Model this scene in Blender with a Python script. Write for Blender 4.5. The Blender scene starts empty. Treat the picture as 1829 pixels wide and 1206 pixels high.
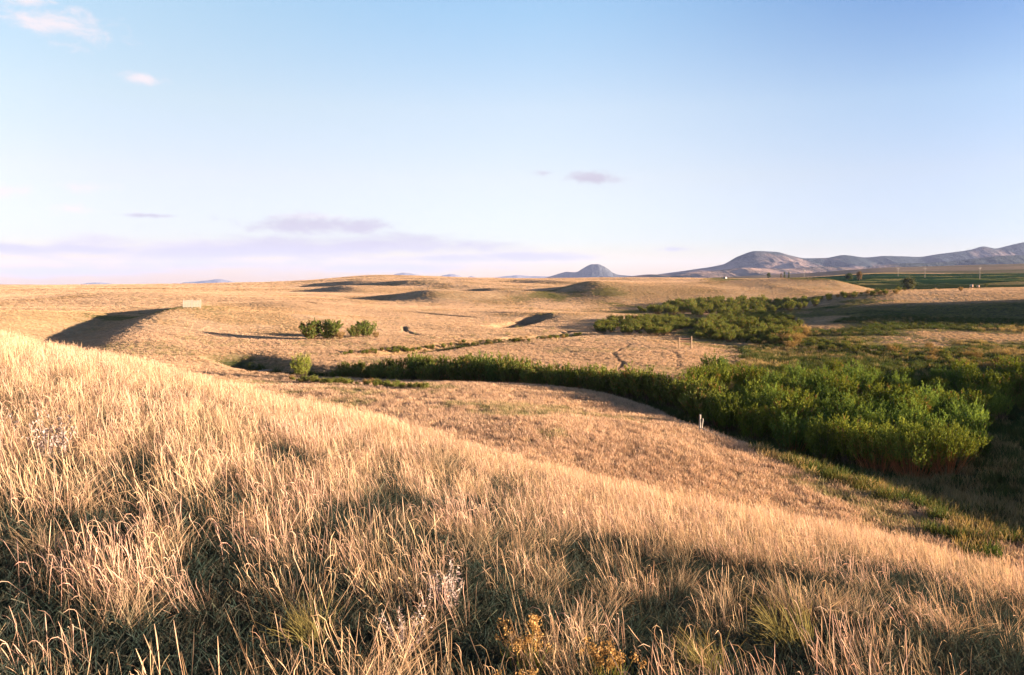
import bpy, bmesh, math, random
import numpy as np
from mathutils import Vector, Matrix

R = math.radians
F = 1524.0            # focal length in photo pixels (30 mm on a 36 mm wide film frame)
CX, HY = 914.5, 505.0 # principal column, eye-level row

scene = bpy.context.scene
COL = scene.collection

# ------------------------------------------------------------------ camera
cam_d = bpy.data.cameras.new("camera")
cam_d.lens = 30.0
cam_d.sensor_width = 36.0
cam_d.shift_y = -(603.0 - HY) / 1829.0
cam_d.clip_start = 0.05
cam_d.clip_end = 90000
cam = bpy.data.objects.new("camera", cam_d)
cam.location = (0, 0, 0)
cam.rotation_euler = (R(90), 0, 0)
COL.objects.link(cam)
scene.camera = cam

# ------------------------------------------------------------------ light
SUN_EL, SUN_AZ = 6.0, 91.0      # azimuth clockwise from the view direction (+Y)
sd = Vector((math.sin(R(SUN_AZ)) * math.cos(R(SUN_EL)), math.cos(R(SUN_AZ)) * math.cos(R(SUN_EL)), math.sin(R(SUN_EL))))
sun_d = bpy.data.lights.new("sun", 'SUN')
sun_d.energy = 5.0
sun_d.angle = R(0.5)
sun_d.color = (1.0, 0.755, 0.535)
sun = bpy.data.objects.new("sun", sun_d)
sun.rotation_euler = (-sd).to_track_quat('-Z', 'Y').to_euler()
COL.objects.link(sun)

scene.view_settings.view_transform = 'Standard'
scene.view_settings.look = 'None'
scene.view_settings.exposure = 2.78
scene.view_settings.gamma = 1.0

scene.cycles.max_bounces = 5
scene.cycles.diffuse_bounces = 2
scene.cycles.transmission_bounces = 4
scene.cycles.transparent_max_bounces = 4
scene.cycles.volume_bounces = 0
scene.cycles.use_denoising = True
scene.cycles.denoiser = 'OPENIMAGEDENOISE'
scene.cycles.denoising_input_passes = 'RGB_ALBEDO_NORMAL'
scene.cycles.denoising_prefilter = 'ACCURATE'

# ------------------------------------------------------------------ node helpers
class NT:
    def __init__(s, tree):
        s.t = tree
    def n(s, kind, **kw):
        nd = s.t.nodes.new(kind)
        for k, v in kw.items():
            setattr(nd, k, v)
        return nd
    def l(s, a, b):
        s.t.links.new(a, b)
    def setin(s, sock, v):
        if isinstance(v, bpy.types.NodeSocket):
            s.l(v, sock)
        else:
            sock.default_value = v
    def m(s, op, a, b=None, c=None):
        nd = s.n('ShaderNodeMath', operation=op)
        s.setin(nd.inputs[0], a)
        if b is not None: s.setin(nd.inputs[1], b)
        if c is not None: s.setin(nd.inputs[2], c)
        return nd.outputs[0]
    def mix(s, f, a, b, mode='MIX'):
        nd = s.n('ShaderNodeMix', data_type='RGBA', blend_type=mode)
        s.setin(nd.inputs[0], f)
        s.setin(nd.inputs[6], a if isinstance(a, bpy.types.NodeSocket) else (*a, 1))
        s.setin(nd.inputs[7], b if isinstance(b, bpy.types.NodeSocket) else (*b, 1))
        return nd.outputs[2]
    def ramp(s, f, stops, interp='LINEAR'):
        nd = s.n('ShaderNodeValToRGB')
        cr = nd.color_ramp
        cr.interpolation = interp
        while len(cr.elements) < len(stops):
            cr.elements.new(0.5)
        for e, (p, c) in zip(cr.elements, stops):
            e.position = p
            e.color = (*c, 1) if len(c) == 3 else c
        s.setin(nd.inputs[0], f)
        return nd.outputs[0]
    def noise(s, vec, scale, detail=4, rough=0.55, dist=0.0):
        nd = s.n('ShaderNodeTexNoise')
        if vec is not None: s.l(vec, nd.inputs['Vector'])
        nd.inputs['Scale'].default_value = scale
        nd.inputs['Detail'].default_value = detail
        nd.inputs['Roughness'].default_value = rough
        nd.inputs['Distortion'].default_value = dist
        return nd.outputs[0]

# ------------------------------------------------------------------ sky
world = bpy.data.worlds.new("World")
scene.world = world
world.use_nodes = True
wt = NT(world.node_tree)
world.node_tree.nodes.clear()
w_out = wt.n('ShaderNodeOutputWorld')
w_bg = wt.n('ShaderNodeBackground')
w_bg.inputs[1].default_value = 0.06
wt.l(w_bg.outputs[0], w_out.inputs[0])
sky = wt.n('ShaderNodeTexSky', sky_type='NISHITA')
sky.sun_disc = False
sky.sun_elevation = R(SUN_EL)
sky.sun_rotation = R(SUN_AZ)
sky.altitude = 900
sky.air_density = 1.0
sky.dust_density = 0.6
sky.ozone_density = 1.5
tc = wt.n('ShaderNodeTexCoord')
sep = wt.n('ShaderNodeSeparateXYZ')
wt.l(tc.outputs['Generated'], sep.inputs[0])
sx, sy, sz = sep.outputs
az = wt.m('ARCTAN2', sx, sy)                  # azimuth from the view direction
el = wt.m('ARCSINE', sz)
skycol = sky.outputs[0]
SKY_TUNE = True
w_bg.inputs[1].default_value = 0.075
SKY_LEFT = [(0.0, (0.457, 0.387, 0.533)), (0.0076, (0.457, 0.387, 0.533)), (0.0318, (0.513, 0.477, 0.691)), (0.0764, (0.771, 0.578, 0.65)), (0.1273, (0.915, 0.708, 0.655)), (0.1974, (0.956, 0.842, 0.774)), (0.36, (0.664, 0.641, 0.69)), (1.0, (0.443, 0.441, 0.536))]
SKY_MID = [(0.0, (0.552, 0.488, 0.658)), (0.0076, (0.552, 0.488, 0.658)), (0.0318, (0.596, 0.568, 0.819)), (0.0764, (0.889, 0.685, 0.726)), (0.1273, (1.047, 0.812, 0.785)), (0.1974, (0.886, 0.871, 0.899)), (0.36, (0.575, 0.634, 0.785)), (1.0, (0.383, 0.436, 0.611))]
SKY_RIGHT = [(0.0, (0.34, 0.34, 0.522)), (0.0076, (0.34, 0.34, 0.522)), (0.0318, (0.376, 0.389, 0.635)), (0.0764, (0.538, 0.459, 0.571)), (0.1273, (0.572, 0.524, 0.602)), (0.1974, (0.356, 0.43, 0.606)), (0.36, (0.19, 0.29, 0.487)), (1.0, (0.1, 0.18, 0.379))]
CLOUD_LIT = (1.939, 1.732, 1.799)
CLOUD_SHADE = (1.26, 1.20, 1.42)
# clear evening air: paler to the left, away from the sun's quarter; deepest blue a quarter turn from it, dimmed overhead, out of view, to deepen the shadows
elt = wt.m('DIVIDE', wt.m('MAXIMUM', el, 0.0), 1.5708)
def across(lo, hi):
    r = wt.n('ShaderNodeMapRange', interpolation_type='SMOOTHSTEP')
    wt.l(az, r.inputs[0]); r.inputs[1].default_value = lo; r.inputs[2].default_value = hi
    return r.outputs[0]
tint = wt.mix(across(-.5, 0.0), wt.ramp(elt, SKY_LEFT), wt.ramp(elt, SKY_MID))
tint = wt.mix(across(0.0, .5), tint, wt.ramp(elt, SKY_RIGHT))
skycol = wt.mix(1.0, skycol, tint, 'MULTIPLY')

# thin evening clouds: wisps of noise gathered round a few places in the sky dome
cl_map = wt.n('ShaderNodeCombineXYZ')
wt.l(wt.m('MULTIPLY', az, 1.0), cl_map.inputs[0])
wt.l(wt.m('MULTIPLY', el, 5.0), cl_map.inputs[1])
n1 = wt.noise(cl_map.outputs[0], 9.0, 7, 0.6, 0.3)
cl_map2 = wt.n('ShaderNodeCombineXYZ')
wt.l(wt.m('MULTIPLY', az, 1.0), cl_map2.inputs[0])
wt.l(wt.m('MULTIPLY', el, 2.0), cl_map2.inputs[1])
n2 = wt.noise(cl_map2.outputs[0], 26.0, 9, 0.66, 0.35)
def cloud_patch(px, py, rx, ry, nz, lo, hi, tilt=0.0):
    a0 = math.atan((px - CX) / F)
    e0 = math.atan((HY - py) / F * math.cos(a0))
    dx = wt.m('DIVIDE', wt.m('SUBTRACT', az, a0), rx / F)
    dy = wt.m('DIVIDE', wt.m('SUBTRACT', wt.m('SUBTRACT', el, e0), wt.m('MULTIPLY', wt.m('SUBTRACT', az, a0), tilt)), ry / F)
    d = wt.m('SQRT', wt.m('ADD', wt.m('POWER', wt.m('ABSOLUTE', dx), 2.0), wt.m('POWER', wt.m('ABSOLUTE', dy), 2.0)))
    f = wt.m('ADD', wt.m('MULTIPLY', wt.m('SUBTRACT', 1.0, d), 0.30), nz)
    mr = wt.n('ShaderNodeMapRange', interpolation_type='SMOOTHSTEP')
    wt.l(f, mr.inputs[0])
    mr.inputs[1].default_value = lo
    mr.inputs[2].default_value = hi
    return mr.outputs[0]
lit_clouds = [(115, 46, 108, 30, n2, .50, .86), (118, 80, 46, 16, n2, .56, .92), (45, 2, 60, 14, n2, .52, .85), (248, 140, 50, 12, n2, .54, .9),
              (155, 333, 55, 12, n2, .52, .9), (5, 342, 60, 20, n2, .50, .85), (330, 440, 300, 22, n1, .5, .95), (560, 388, 110, 9, n2, .5, .95),
              (150, 375, 110, 12, n2, .6, .95)]
shade_clouds = [(560, 403, 130, 17, n2, .40, .72), (640, 440, 280, 20, n1, .38, .74), (360, 449, 250, 22, n1, .40, .78), (150, 447, 190, 10, n1, .40, .72),
                (400, 470, 290, 16, n1, .42, .82), (1052, 317, 56, 11, n2, .40, .75), (1205, 445, 38, 4.5, n2, .45, .8), (960, 459, 160, 9, n1, .38, .72),
                (800, 462, 180, 13, n1, .40, .78), (970, 310, 30, 8, n2, .55, .9), (120, 485, 220, 10, n1, .42, .78), (700, 478, 260, 10, n1, .43, .82),
                (270, 385, 60, 4, n2, .5, .9)]
def union(lst):
    o = None
    for c in lst:
        v = cloud_patch(*c)
        o = v if o is None else wt.m('MAXIMUM', o, v)
    return o
front = wt.m('GREATER_THAN', sy, 0.0)
ml = wt.m('MULTIPLY', union(lit_clouds), front)
ms = wt.m('MULTIPLY', union(shade_clouds), front)
skycol = wt.mix(wt.m('MULTIPLY', ml, 0.9), skycol, CLOUD_LIT)
skycol = wt.mix(wt.m('MULTIPLY', ms, 1.0), skycol, CLOUD_SHADE)
wt.l(skycol, w_bg.inputs[0])
# ------------------------------------------------------------------ noise
def _hash(ix, iy, seed):
    h = (ix * 374761393 + iy * 668265263 + seed * 982451653) & 0xFFFFFFFF
    h = ((h ^ (h >> 13)) * 1274126177) & 0xFFFFFFFF
    h = (h ^ (h >> 16)) & 0xFFFFFFFF
    return h.astype(np.float64) / 4294967295.0
def vnoise(x, y, seed=0):
    x0 = np.floor(x); y0 = np.floor(y)
    fx = x - x0; fy = y - y0
    fx = fx * fx * fx * (fx * (fx * 6 - 15) + 10); fy = fy * fy * fy * (fy * (fy * 6 - 15) + 10)
    ix = x0.astype(np.int64); iy = y0.astype(np.int64)
    a = _hash(ix, iy, seed); b = _hash(ix + 1, iy, seed); c = _hash(ix, iy + 1, seed); d = _hash(ix + 1, iy + 1, seed)
    return (a + (b - a) * fx) * (1 - fy) + (c + (d - c) * fx) * fy      # 0..1
def fbm(x, y, octs=4, seed=0, gain=0.5):
    s = 0.0; amp = 1.0; tot = 0.0
    ca, sa = 0.8, 0.6
    for k in range(octs):
        s = s + amp * (vnoise(x, y, seed + k * 17) - 0.5)
        tot += amp * 0.5
        x, y = (ca * x - sa * y) * 2.03 + 3.1, (sa * x + ca * y) * 2.03 + 7.7
        amp *= gain
    return s / tot                                                      # about -1..1
def sstep(a, b, x):
    t = np.clip((x - a) / (b - a), 0, 1)
    return t * t * (3 - 2 * t)
def pchip(xk, yk):
    xk = np.asarray(xk, float); yk = np.asarray(yk, float)
    h = np.diff(xk); dl = np.diff(yk, axis=0) / (h if yk.ndim == 1 else h[:, None])
    m = np.zeros_like(yk)
    m[0] = dl[0]; m[-1] = dl[-1]
    ok = dl[:-1] * dl[1:] > 0
    den = np.where(ok, dl[:-1] + dl[1:], 1)
    m[1:-1] = np.where(ok, 2 * dl[:-1] * dl[1:] / den, 0)
    return xk, yk, m
def peval(p, x):
    xk, yk, m = p
    x = np.clip(x, xk[0], xk[-1])
    i = np.clip(np.searchsorted(xk, x) - 1, 0, len(xk) - 2)
    h = xk[i + 1] - xk[i]; t = (x - xk[i]) / h
    return ((2 * t**3 - 3 * t**2 + 1) * yk[i] + (t**3 - 2 * t**2 + t) * h * m[i]
            + (-2 * t**3 + 3 * t**2) * yk[i + 1] + (t**3 - t**2) * h * m[i + 1])

def pix(px, py, z):
    """the place on level z that the photograph shows at this pixel"""
    y = z * F / (HY - py)
    return ((px - CX) / F * y, y)
def seg_dist(x, y, pts):
    """distance to a polyline, position along it 0..1, signed side"""
    best = np.full(np.shape(x), 1e9); tt = np.zeros(np.shape(x)); side = np.zeros(np.shape(x))
    L = [math.dist(pts[i], pts[i + 1]) for i in range(len(pts) - 1)]
    tot = sum(L); acc = 0
    for i in range(len(pts) - 1):
        (ax, ay), (bx, by) = pts[i], pts[i + 1]
        dx, dy = bx - ax, by - ay
        t = np.clip(((x - ax) * dx + (y - ay) * dy) / (dx * dx + dy * dy), 0, 1)
        ex, ey = x - (ax + t * dx), y - (ay + t * dy)
        d = np.sqrt(ex * ex + ey * ey)
        s = dx * ey - dy * ex
        k = d < best
        best = np.where(k, d, best); tt = np.where(k, (acc + t * L[i]) / tot, tt); side = np.where(k, np.sign(s), side)
        acc += L[i]
    return best, tt, side

# ------------------------------------------------------------------ the lie of the land (eye level is z = 0)
ROWS = [30, 50, 100, 160, 240, 320, 400, 600, 1000, 1400, 2800, 5000, 9000, 30000]
COLS = [-1.3, -.6, -.45, -.3, -.15, 0, .15, .3, .45, .6, 1.3]
TAB = np.array([
 [-9.5, -10, -10.5, -11, -11, -11, -11.3, -11.5, -11.5, -11.5, -11],
 [-9.5, -10, -10.5, -11, -11, -11, -11.3, -11.5, -11.5, -11.5, -10],
 [-9.5, -10, -10, -11, -11, -11, -11, -11.5, -11.5, -11.5, -9],
 [-8.5, -9, -9.3, -10.5, -10.6, -10.4, -10.4, -11, -10.3, -10.2, -8],
 [-7.5, -7.5, -7.6, -8.6, -9.3, -9.5, -9.5, -9.5, -6.9, -6.3, -4],
 [-6.5, -6.5, -6.3, -7.0, -7.8, -8.2, -8.6, -7.8, -2.6, -1.5, 1],
 [-5.5, -5.5, -5.2, -5.7, -6.3, -7.0, -7.2, -6.2, -5, -3.5, 0],
 [-4, -4, -4, -4, -3.2, -3.6, -3.6, -1.5, 0.5, 1.2, 4],
 [-2.0, -2.0, -2.6, -.2, 6.0, 5.4, 5.6, 4.0, 10, 11.5, 14],
 [-9, -9, -10, -9, -4, -4, -3, 2, 16, 18, 24],
 [-34, -34, -34, -30, -24, -20, -4, 24, 50, 62, 80],
 [-60, -60, -60, -50, -40, -30, 0, 40, 75, 90, 110],
 [-110, -110, -110, -90, -60, -40, -10, 40, 90, 110, 140],
 [-400, -400, -400, -300, -200, -150, -100, -50, 0, 0, 0]], float)
_rowp = pchip(np.log(ROWS), TAB)
def base(x, y):
    yy = np.maximum(y, 30.0)
    u = np.clip(x / np.maximum(yy, 45.0), COLS[0], COLS[-1])
    xk, yk, m = _rowp
    q = np.clip(np.log(yy), xk[0], xk[-1])
    i = np.clip(np.searchsorted(xk, q) - 1, 0, len(xk) - 2)
    h = xk[i + 1] - xk[i]; t = (q - xk[i]) / h
    c00 = 2 * t**3 - 3 * t**2 + 1; c10 = (t**3 - 2 * t**2 + t) * h; c01 = -2 * t**3 + 3 * t**2; c11 = (t**3 - t**2) * h
    j = np.clip(np.searchsorted(COLS, u) - 1, 0, len(COLS) - 2)
    ca = np.asarray(COLS); s = (u - ca[j]) / (ca[j + 1] - ca[j]); s = s * s * (3 - 2 * s) * .6 + s * .4
    def at(jj): return c00 * yk[i, jj] + c10 * m[i, jj] + c01 * yk[i + 1, jj] + c11 * m[i + 1, jj]
    return at(j) * (1 - s) + at(j + 1) * s

def bump(x, y, cx, cy, amp, sl, sr, sf, sb, rot=0.0, p=2.0):
    """rounded hill with its own width to the left, right, front and back"""
    c, s = math.cos(R(rot)), math.sin(R(rot))
    dx = (x - cx) * c + (y - cy) * s; dy = -(x - cx) * s + (y - cy) * c
    a = np.where(dx < 0, dx / sl, dx / sr); b = np.where(dy < 0, dy / sf, dy / sb)
    return amp * np.exp(-0.5 * (a * a + b * b) ** (p / 2))

LS = pchip([-.9, -.6, -.48, -.27, -.19, .057, .25, .42, .6, .9], [-.02, .044, .066, .115, .131, .200, .2395, .269, .315, .40])
def hill(x, y):
    """the grassy hill the viewer stands on"""
    yp = np.maximum(y, 0.0)
    u = np.clip(x / np.maximum(yp, 5.0), -.9, .9)
    yt = 18 - 14 * np.clip(u, -.75, .62)
    Lg = peval(LS, u) + .36 / yt + .012
    xs = -60 * np.tanh(-x / 60)
    z1 = -1.55 - .213 * xs
    zf = -1.55 + yp * (-Lg + 3 / yt) - 1.5 * yp * yp / yt**2
    w = sstep(0, 5, yp)
    zn = z1 + yp * (-.187 + 3 / yt - .3 / yt) - 1.5 * yp * yp / yt**2
    z = zn * (1 - w) + zf * w
    z = z + np.minimum(y, 0) * .03
    return np.maximum(z, -40)

def pl(lst, z):
    return [pix(a, b, z) for a, b in lst]
CREEK = pl([(430, 655), (500, 668), (560, 672), (650, 676), (750, 681), (850, 688), (950, 696), (1060, 707), (1150, 719), (1230, 738), (1300, 764), (1380, 795), (1450, 822), (1540, 845), (1680, 880), (1829, 925), (2100, 1010)], -11.6)
BANK2 = pl([(610, 636), (680, 632), (760, 626), (830, 617), (900, 611), (960, 606), (1040, 601)], -10.6)
TRAIL_A = pl([(1082, 664), (1108, 656), (1113, 648), (1104, 640), (1096, 634), (1112, 624), (1128, 618)], -10.7)
TRAIL_B = pl([(722, 590), (724, 596), (736, 601), (750, 604)], -10.2)
TRAIL_C = pl([(1207, 660), (1212, 645), (1210, 632), (1196, 626)], -10.6)
RIPAR = pl([(1000, 545), (1100, 552), (1180, 560), (1250, 575), (1330, 600), (1420, 640), (1600, 680), (1829, 720)], -9.8)

def height(x, y, fine=True):
    x = np.asarray(x, float); y = np.asarray(y, float)
    r = np.hypot(x, y)
    v = base(x, y)
    front = sstep(20, 60, y)
    # rolling prairie
    far = sstep(180, 420, r)
    v = v + far * (1.5 * fbm(x / 140, y / 95, 3, 5) + np.clip(r / 900, 0, 1.3) * 2.0 * fbm(x / 330, y / 260, 3, 9))
    # fence mound: steep on its left, long on its right
    d, t, s = seg_dist(x, y, [(-80, 220), (-71, 186), (-66, 162), (-60, 138), (-51, 106)])
    crest = np.interp(t, [0, .3, .55, .8, 1], [2.6, 3.6, 2.7, 1.3, .4])
    wl, wr = 6.5, 30.0
    v = v + crest * np.where(s < 0, np.exp(-.5 * (d / wl) ** 2), np.exp(-.5 * (d / wr) ** 2))
    d, t, s = seg_dist(x, y, [(-100, 232), (-86, 190), (-80, 162), (-73, 136), (-63, 104)])
    v = v - 1.3 * np.exp(-.5 * (d / 7.0) ** 2)
    for b in BUMPS:
        v = v + bump(x, y, *b)
    # hummocks and cattle-worn ground
    v = v + front * (0.35 * fbm(x / 22, y / 22, 3, 21) * (1 - far * .3))
    v = v + 1.3 * sstep(24, -6, x) * sstep(24, 40, y) * sstep(96, 74, y)
    # creek channel and cut banks
    d, t, s = seg_dist(x, y, CREEK)
    v = v - 1.0 * np.exp(-(d / 4.2) ** 4) * front
    d, t, s = seg_dist(x, y, BANK2)
    v = v - 1.1 * np.exp(-(d / 3.2) ** 4) * np.interp(t, [0, .12, .8, 1], [0, 1, .7, 0])
    for tr, dep, w in ((TRAIL_A, .20, .28), (TRAIL_B, .26, .45), (TRAIL_C, .10, .25)):
        d, t, s = seg_dist(x, y, tr)
        v = v - dep * np.exp(-(d / w) ** 4) * np.interp(t, [0, .1, .85, 1], [.4, 1, .8, 0])
    # small cut banks and gullies
    for (ax, ay, bx, by, dep, w) in CUTS:
        d, t, s = seg_dist(x, y, [(ax, ay), (bx, by)])
        v = v - dep * np.exp(-(d / w) ** 4) * np.sin(np.clip(t, .02, .98) * np.pi) ** .5
    h = hill(x, y)
    k = 1.6
    z = np.log(np.exp(np.clip((h - v) / k, -60, 60)) + 1) * k + v
    if fine:
        g = np.clip(1 - r / 500, 0, 1)
        z = z + g * (0.10 * fbm(x / 3.1, y / 3.1, 3, 33) + 0.05 * fbm(x / .7, y / .7, 2, 37) * np.clip(1 - r / 120, 0, 1)) * (0.6 + .4 * sstep(3, 10, r))
    return z

BUMPS = [
 # cx, cy, amp, left, right, front, back, rot
 (-58, 238, 2.2, 14, 40, 14, 26, 15),
 (-32, 350, 4.4, 9, 30, 14, 30, 20),
 (40, 385, 6.2, 12, 60, 24, 40, 6),
 (2, 372, 2.4, 9, 40, 12, 24, 30),
 (154, 430, 7.6, 60, 14, 20, 44, 0),
 (128, 392, 1.5, 9, 26, 12, 16, 20),
 (-90, 480, 3.6, 9, 34, 18, 30, 30),
 (-64, 560, 4.4, 18, 60, 24, 50, 30),
 (-24, 505, 3.0, 16, 50, 18, 40, 30),
 (-150, 330, 2.0, 20, 50, 30, 40, 0),
 (-112, 640, 3.6, 16, 80, 30, 60, 25),
 (-10, 430, 3.2, 8, 30, 14, 26, 30),
 (36, 640, 3.6, 15, 70, 30, 60, 25),
 (-147, 1000, 4.4, 60, 70, 80, 120, 0),
 (14, 232, 1.2, 7, 20, 8, 14, 30),
 (-97, 156, 3.6, 30, 14, 36, 36, 0),
 (9, 52, 1.0, 14, 9, 9, 9, 0),
 # slopes beyond the right edge that keep the low sun off the valley floor
 (150, 30, 10.5, 42, 30, 82, 84, 0, 6.0),
 (292, 216, 18.5, 55, 60, 44, 44, 0, 6.0),
 (420, 360, 8, 60, 60, 50, 50, 0),
]
CUTS = []
for (a, b, c, d, z, dep, w) in [
    (690, 553, 720, 553, -9.0, .4, 1.6), (730, 566, 840, 568, -9.4, .6, 2.0), (845, 563, 905, 563, -9.3, .6, 2.0),
    (890, 584, 965, 570, -9.9, 1.2, 3.4), (905, 572, 975, 571, -9.7, .8, 2.4), (1005, 596, 1025, 593, -10.2, .4, 1.0), (1350, 511, 1425, 507, -2.4, 2.4, 4.5),
    (1062, 590, 1085, 597, -10.2, .5, 1.2), (430, 648, 500, 661, -10.9, 1.0, 2.4), (440, 533, 520, 530, -7, .35, 3),
    (330, 527, 430, 527, -6.2, .35, 3.5), (0, 580, 130, 570, -8.6, .3, 1.5), (660, 583, 700, 581, -9.8, .3, 1.0), (500, 553, 560, 560, -8.4, .4, 1.5)]:
    p, q = pix(a, b, z), pix(c, d, z)
    CUTS.append((*p, *q, dep, w))

def inside(x, y, poly):
    c = np.zeros(np.shape(x), bool); n = len(poly)
    for i in range(n):
        (ax, ay), (bx, by) = poly[i], poly[(i + 1) % n]
        k = ((ay > y) != (by > y)) & (x < (bx - ax) * (y - ay) / (by - ay + 1e-12) + ax)
        c ^= k
    return c
BOTTOM = pl([(1236, 694), (1275, 752), (1330, 792), (1450, 834), (1560, 862), (1700, 892), (1829, 935), (2150, 1050), (2150, 640), (1829, 640), (1500, 640), (1310, 672)], -11.6)
def ground_at(px, py, ymin=14.0, ymax=2600.0, n=900):
    """where the line of sight through a pixel of the photograph first meets the ground"""
    px = np.atleast_1d(np.asarray(px, float)); py = np.atleast_1d(np.asarray(py, float))
    ys = np.geomspace(ymin, ymax, n)
    X = (px[:, None] - CX) / F * ys[None]; Y = np.broadcast_to(ys[None], X.shape)
    ray = (HY - py[:, None]) / F * ys[None]
    hit = height(X, Y) >= ray
    i = np.where(hit.any(1), hit.argmax(1), n - 1)
    y = ys[i]
    return [( (a - CX) / F * b, b) for a, b in zip(px, y)]
def gp(lst):
    return ground_at([a for a, b in lst], [b for a, b in lst])
# ------------------------------------------------------------------ mesh helpers
def mesh_from(name, verts, faces=None, quads=None, cols=None, mat=None, smooth=False):
    me = bpy.data.meshes.new(name)
    verts = np.asarray(verts, np.float32)
    me.vertices.add(len(verts)); me.vertices.foreach_set('co', verts.ravel())
    f = np.asarray(quads if quads is not None else faces, np.int32)
    n, k = f.shape
    me.loops.add(n * k); me.loops.foreach_set('vertex_index', f.ravel())
    me.polygons.add(n); me.polygons.foreach_set('loop_start', np.arange(0, n * k, k, dtype=np.int32))
    if smooth: me.polygons.foreach_set('use_smooth', np.ones(n, bool))
    if cols is not None:
        at = me.attributes.new('col', 'FLOAT_COLOR', 'POINT')
        c = np.ones((len(verts), 4), np.float32); c[:, :cols.shape[1]] = cols
        at.data.foreach_set('color', c.ravel())
    if mat: me.materials.append(mat)
    me.update(calc_edges=True)
    return me
def link(name, me, parent=None, **props):
    o = bpy.data.objects.new(name, me)
    COL.objects.link(o)
    if parent: o.parent = parent
    for k, v in props.items(): o[k] = v
    return o

def new_mat(name):
    m = bpy.data.materials.new(name)
    m.use_nodes = True
    m.node_tree.nodes.clear()
    t = NT(m.node_tree)
    out = t.n('ShaderNodeOutputMaterial')
    return m, t, out

def ground_material(name, fuzz=1.0, scales=((2.3, .30), (.45, .30), (.10, .25), (.02, .2)), bumpd=None):
    """turf: thousands of upright blades per patch, so the surface faces every way sideways at once"""
    m, t, out = new_mat(name)
    geo = t.n('ShaderNodeNewGeometry')
    at = t.n('ShaderNodeAttribute', attribute_name='col')
    col = at.outputs['Color']
    for k, (sc, amt) in enumerate(scales):
        n = t.noise(geo.outputs['Position'], sc, 5, .62)
        g = t.ramp(n, [(.28, (1 - amt,) * 3), (.72, (1 + amt * .6,) * 3)])
        col = t.mix(1.0, col, g, 'MULTIPLY')
    nrm = geo.outputs['Normal']
    if bumpd:
        b = t.n('ShaderNodeBump'); b.inputs['Strength'].default_value = bumpd[1]; b.inputs['Distance'].default_value = bumpd[2]
        t.l(t.noise(geo.outputs['Position'], bumpd[0], 6, .65), b.inputs['Height'])
        nrm = b.outputs[0]
    acc = None
    for k in range(6):
        a = k * math.pi / 3 + .3
        add = t.n('ShaderNodeVectorMath', operation='ADD'); t.l(nrm, add.inputs[0])
        add.inputs[1].default_value = (math.cos(a) * fuzz, math.sin(a) * fuzz, 0)
        nv = t.n('ShaderNodeVectorMath', operation='NORMALIZE'); t.l(add.outputs[0], nv.inputs[0])
        bs = t.n('ShaderNodeBsdfDiffuse'); t.l(col, bs.inputs['Color']); t.l(nv.outputs[0], bs.inputs['Normal'])
        if acc is None: acc = bs.outputs[0]
        else:
            mx = t.n('ShaderNodeMixShader'); mx.inputs[0].default_value = 1 / (k + 1)
            t.l(acc, mx.inputs[1]); t.l(bs.outputs[0], mx.inputs[2]); acc = mx.outputs[0]
    t.l(acc, out.inputs[0])
    return m

# ------------------------------------------------------------------ ground: one sheet out to the horizon
def ground_grid():
    a_front = np.concatenate([np.linspace(-62, -34, 57)[:-1], np.linspace(-34, 34, 900), np.linspace(34, 112, 160)[1:], np.linspace(112, 298, 94)[1:-1]])
    rr = np.concatenate([np.linspace(.05, .8, 4), np.geomspace(1, 36, 190)[:-1], np.geomspace(36, 420, 640)[:-1], np.geomspace(420, 3200, 250)[:-1], np.geomspace(3200, 20400, 50)])
    A, RR = np.meshgrid(np.radians(a_front), rr)
    # far sheets keep to depth (y) rows in front so that ridges run smoothly
    X = RR * np.sin(A); Y = RR * np.cos(A)
    return X, Y
GX, GY = ground_grid()
GZ = height(GX, GY)

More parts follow.
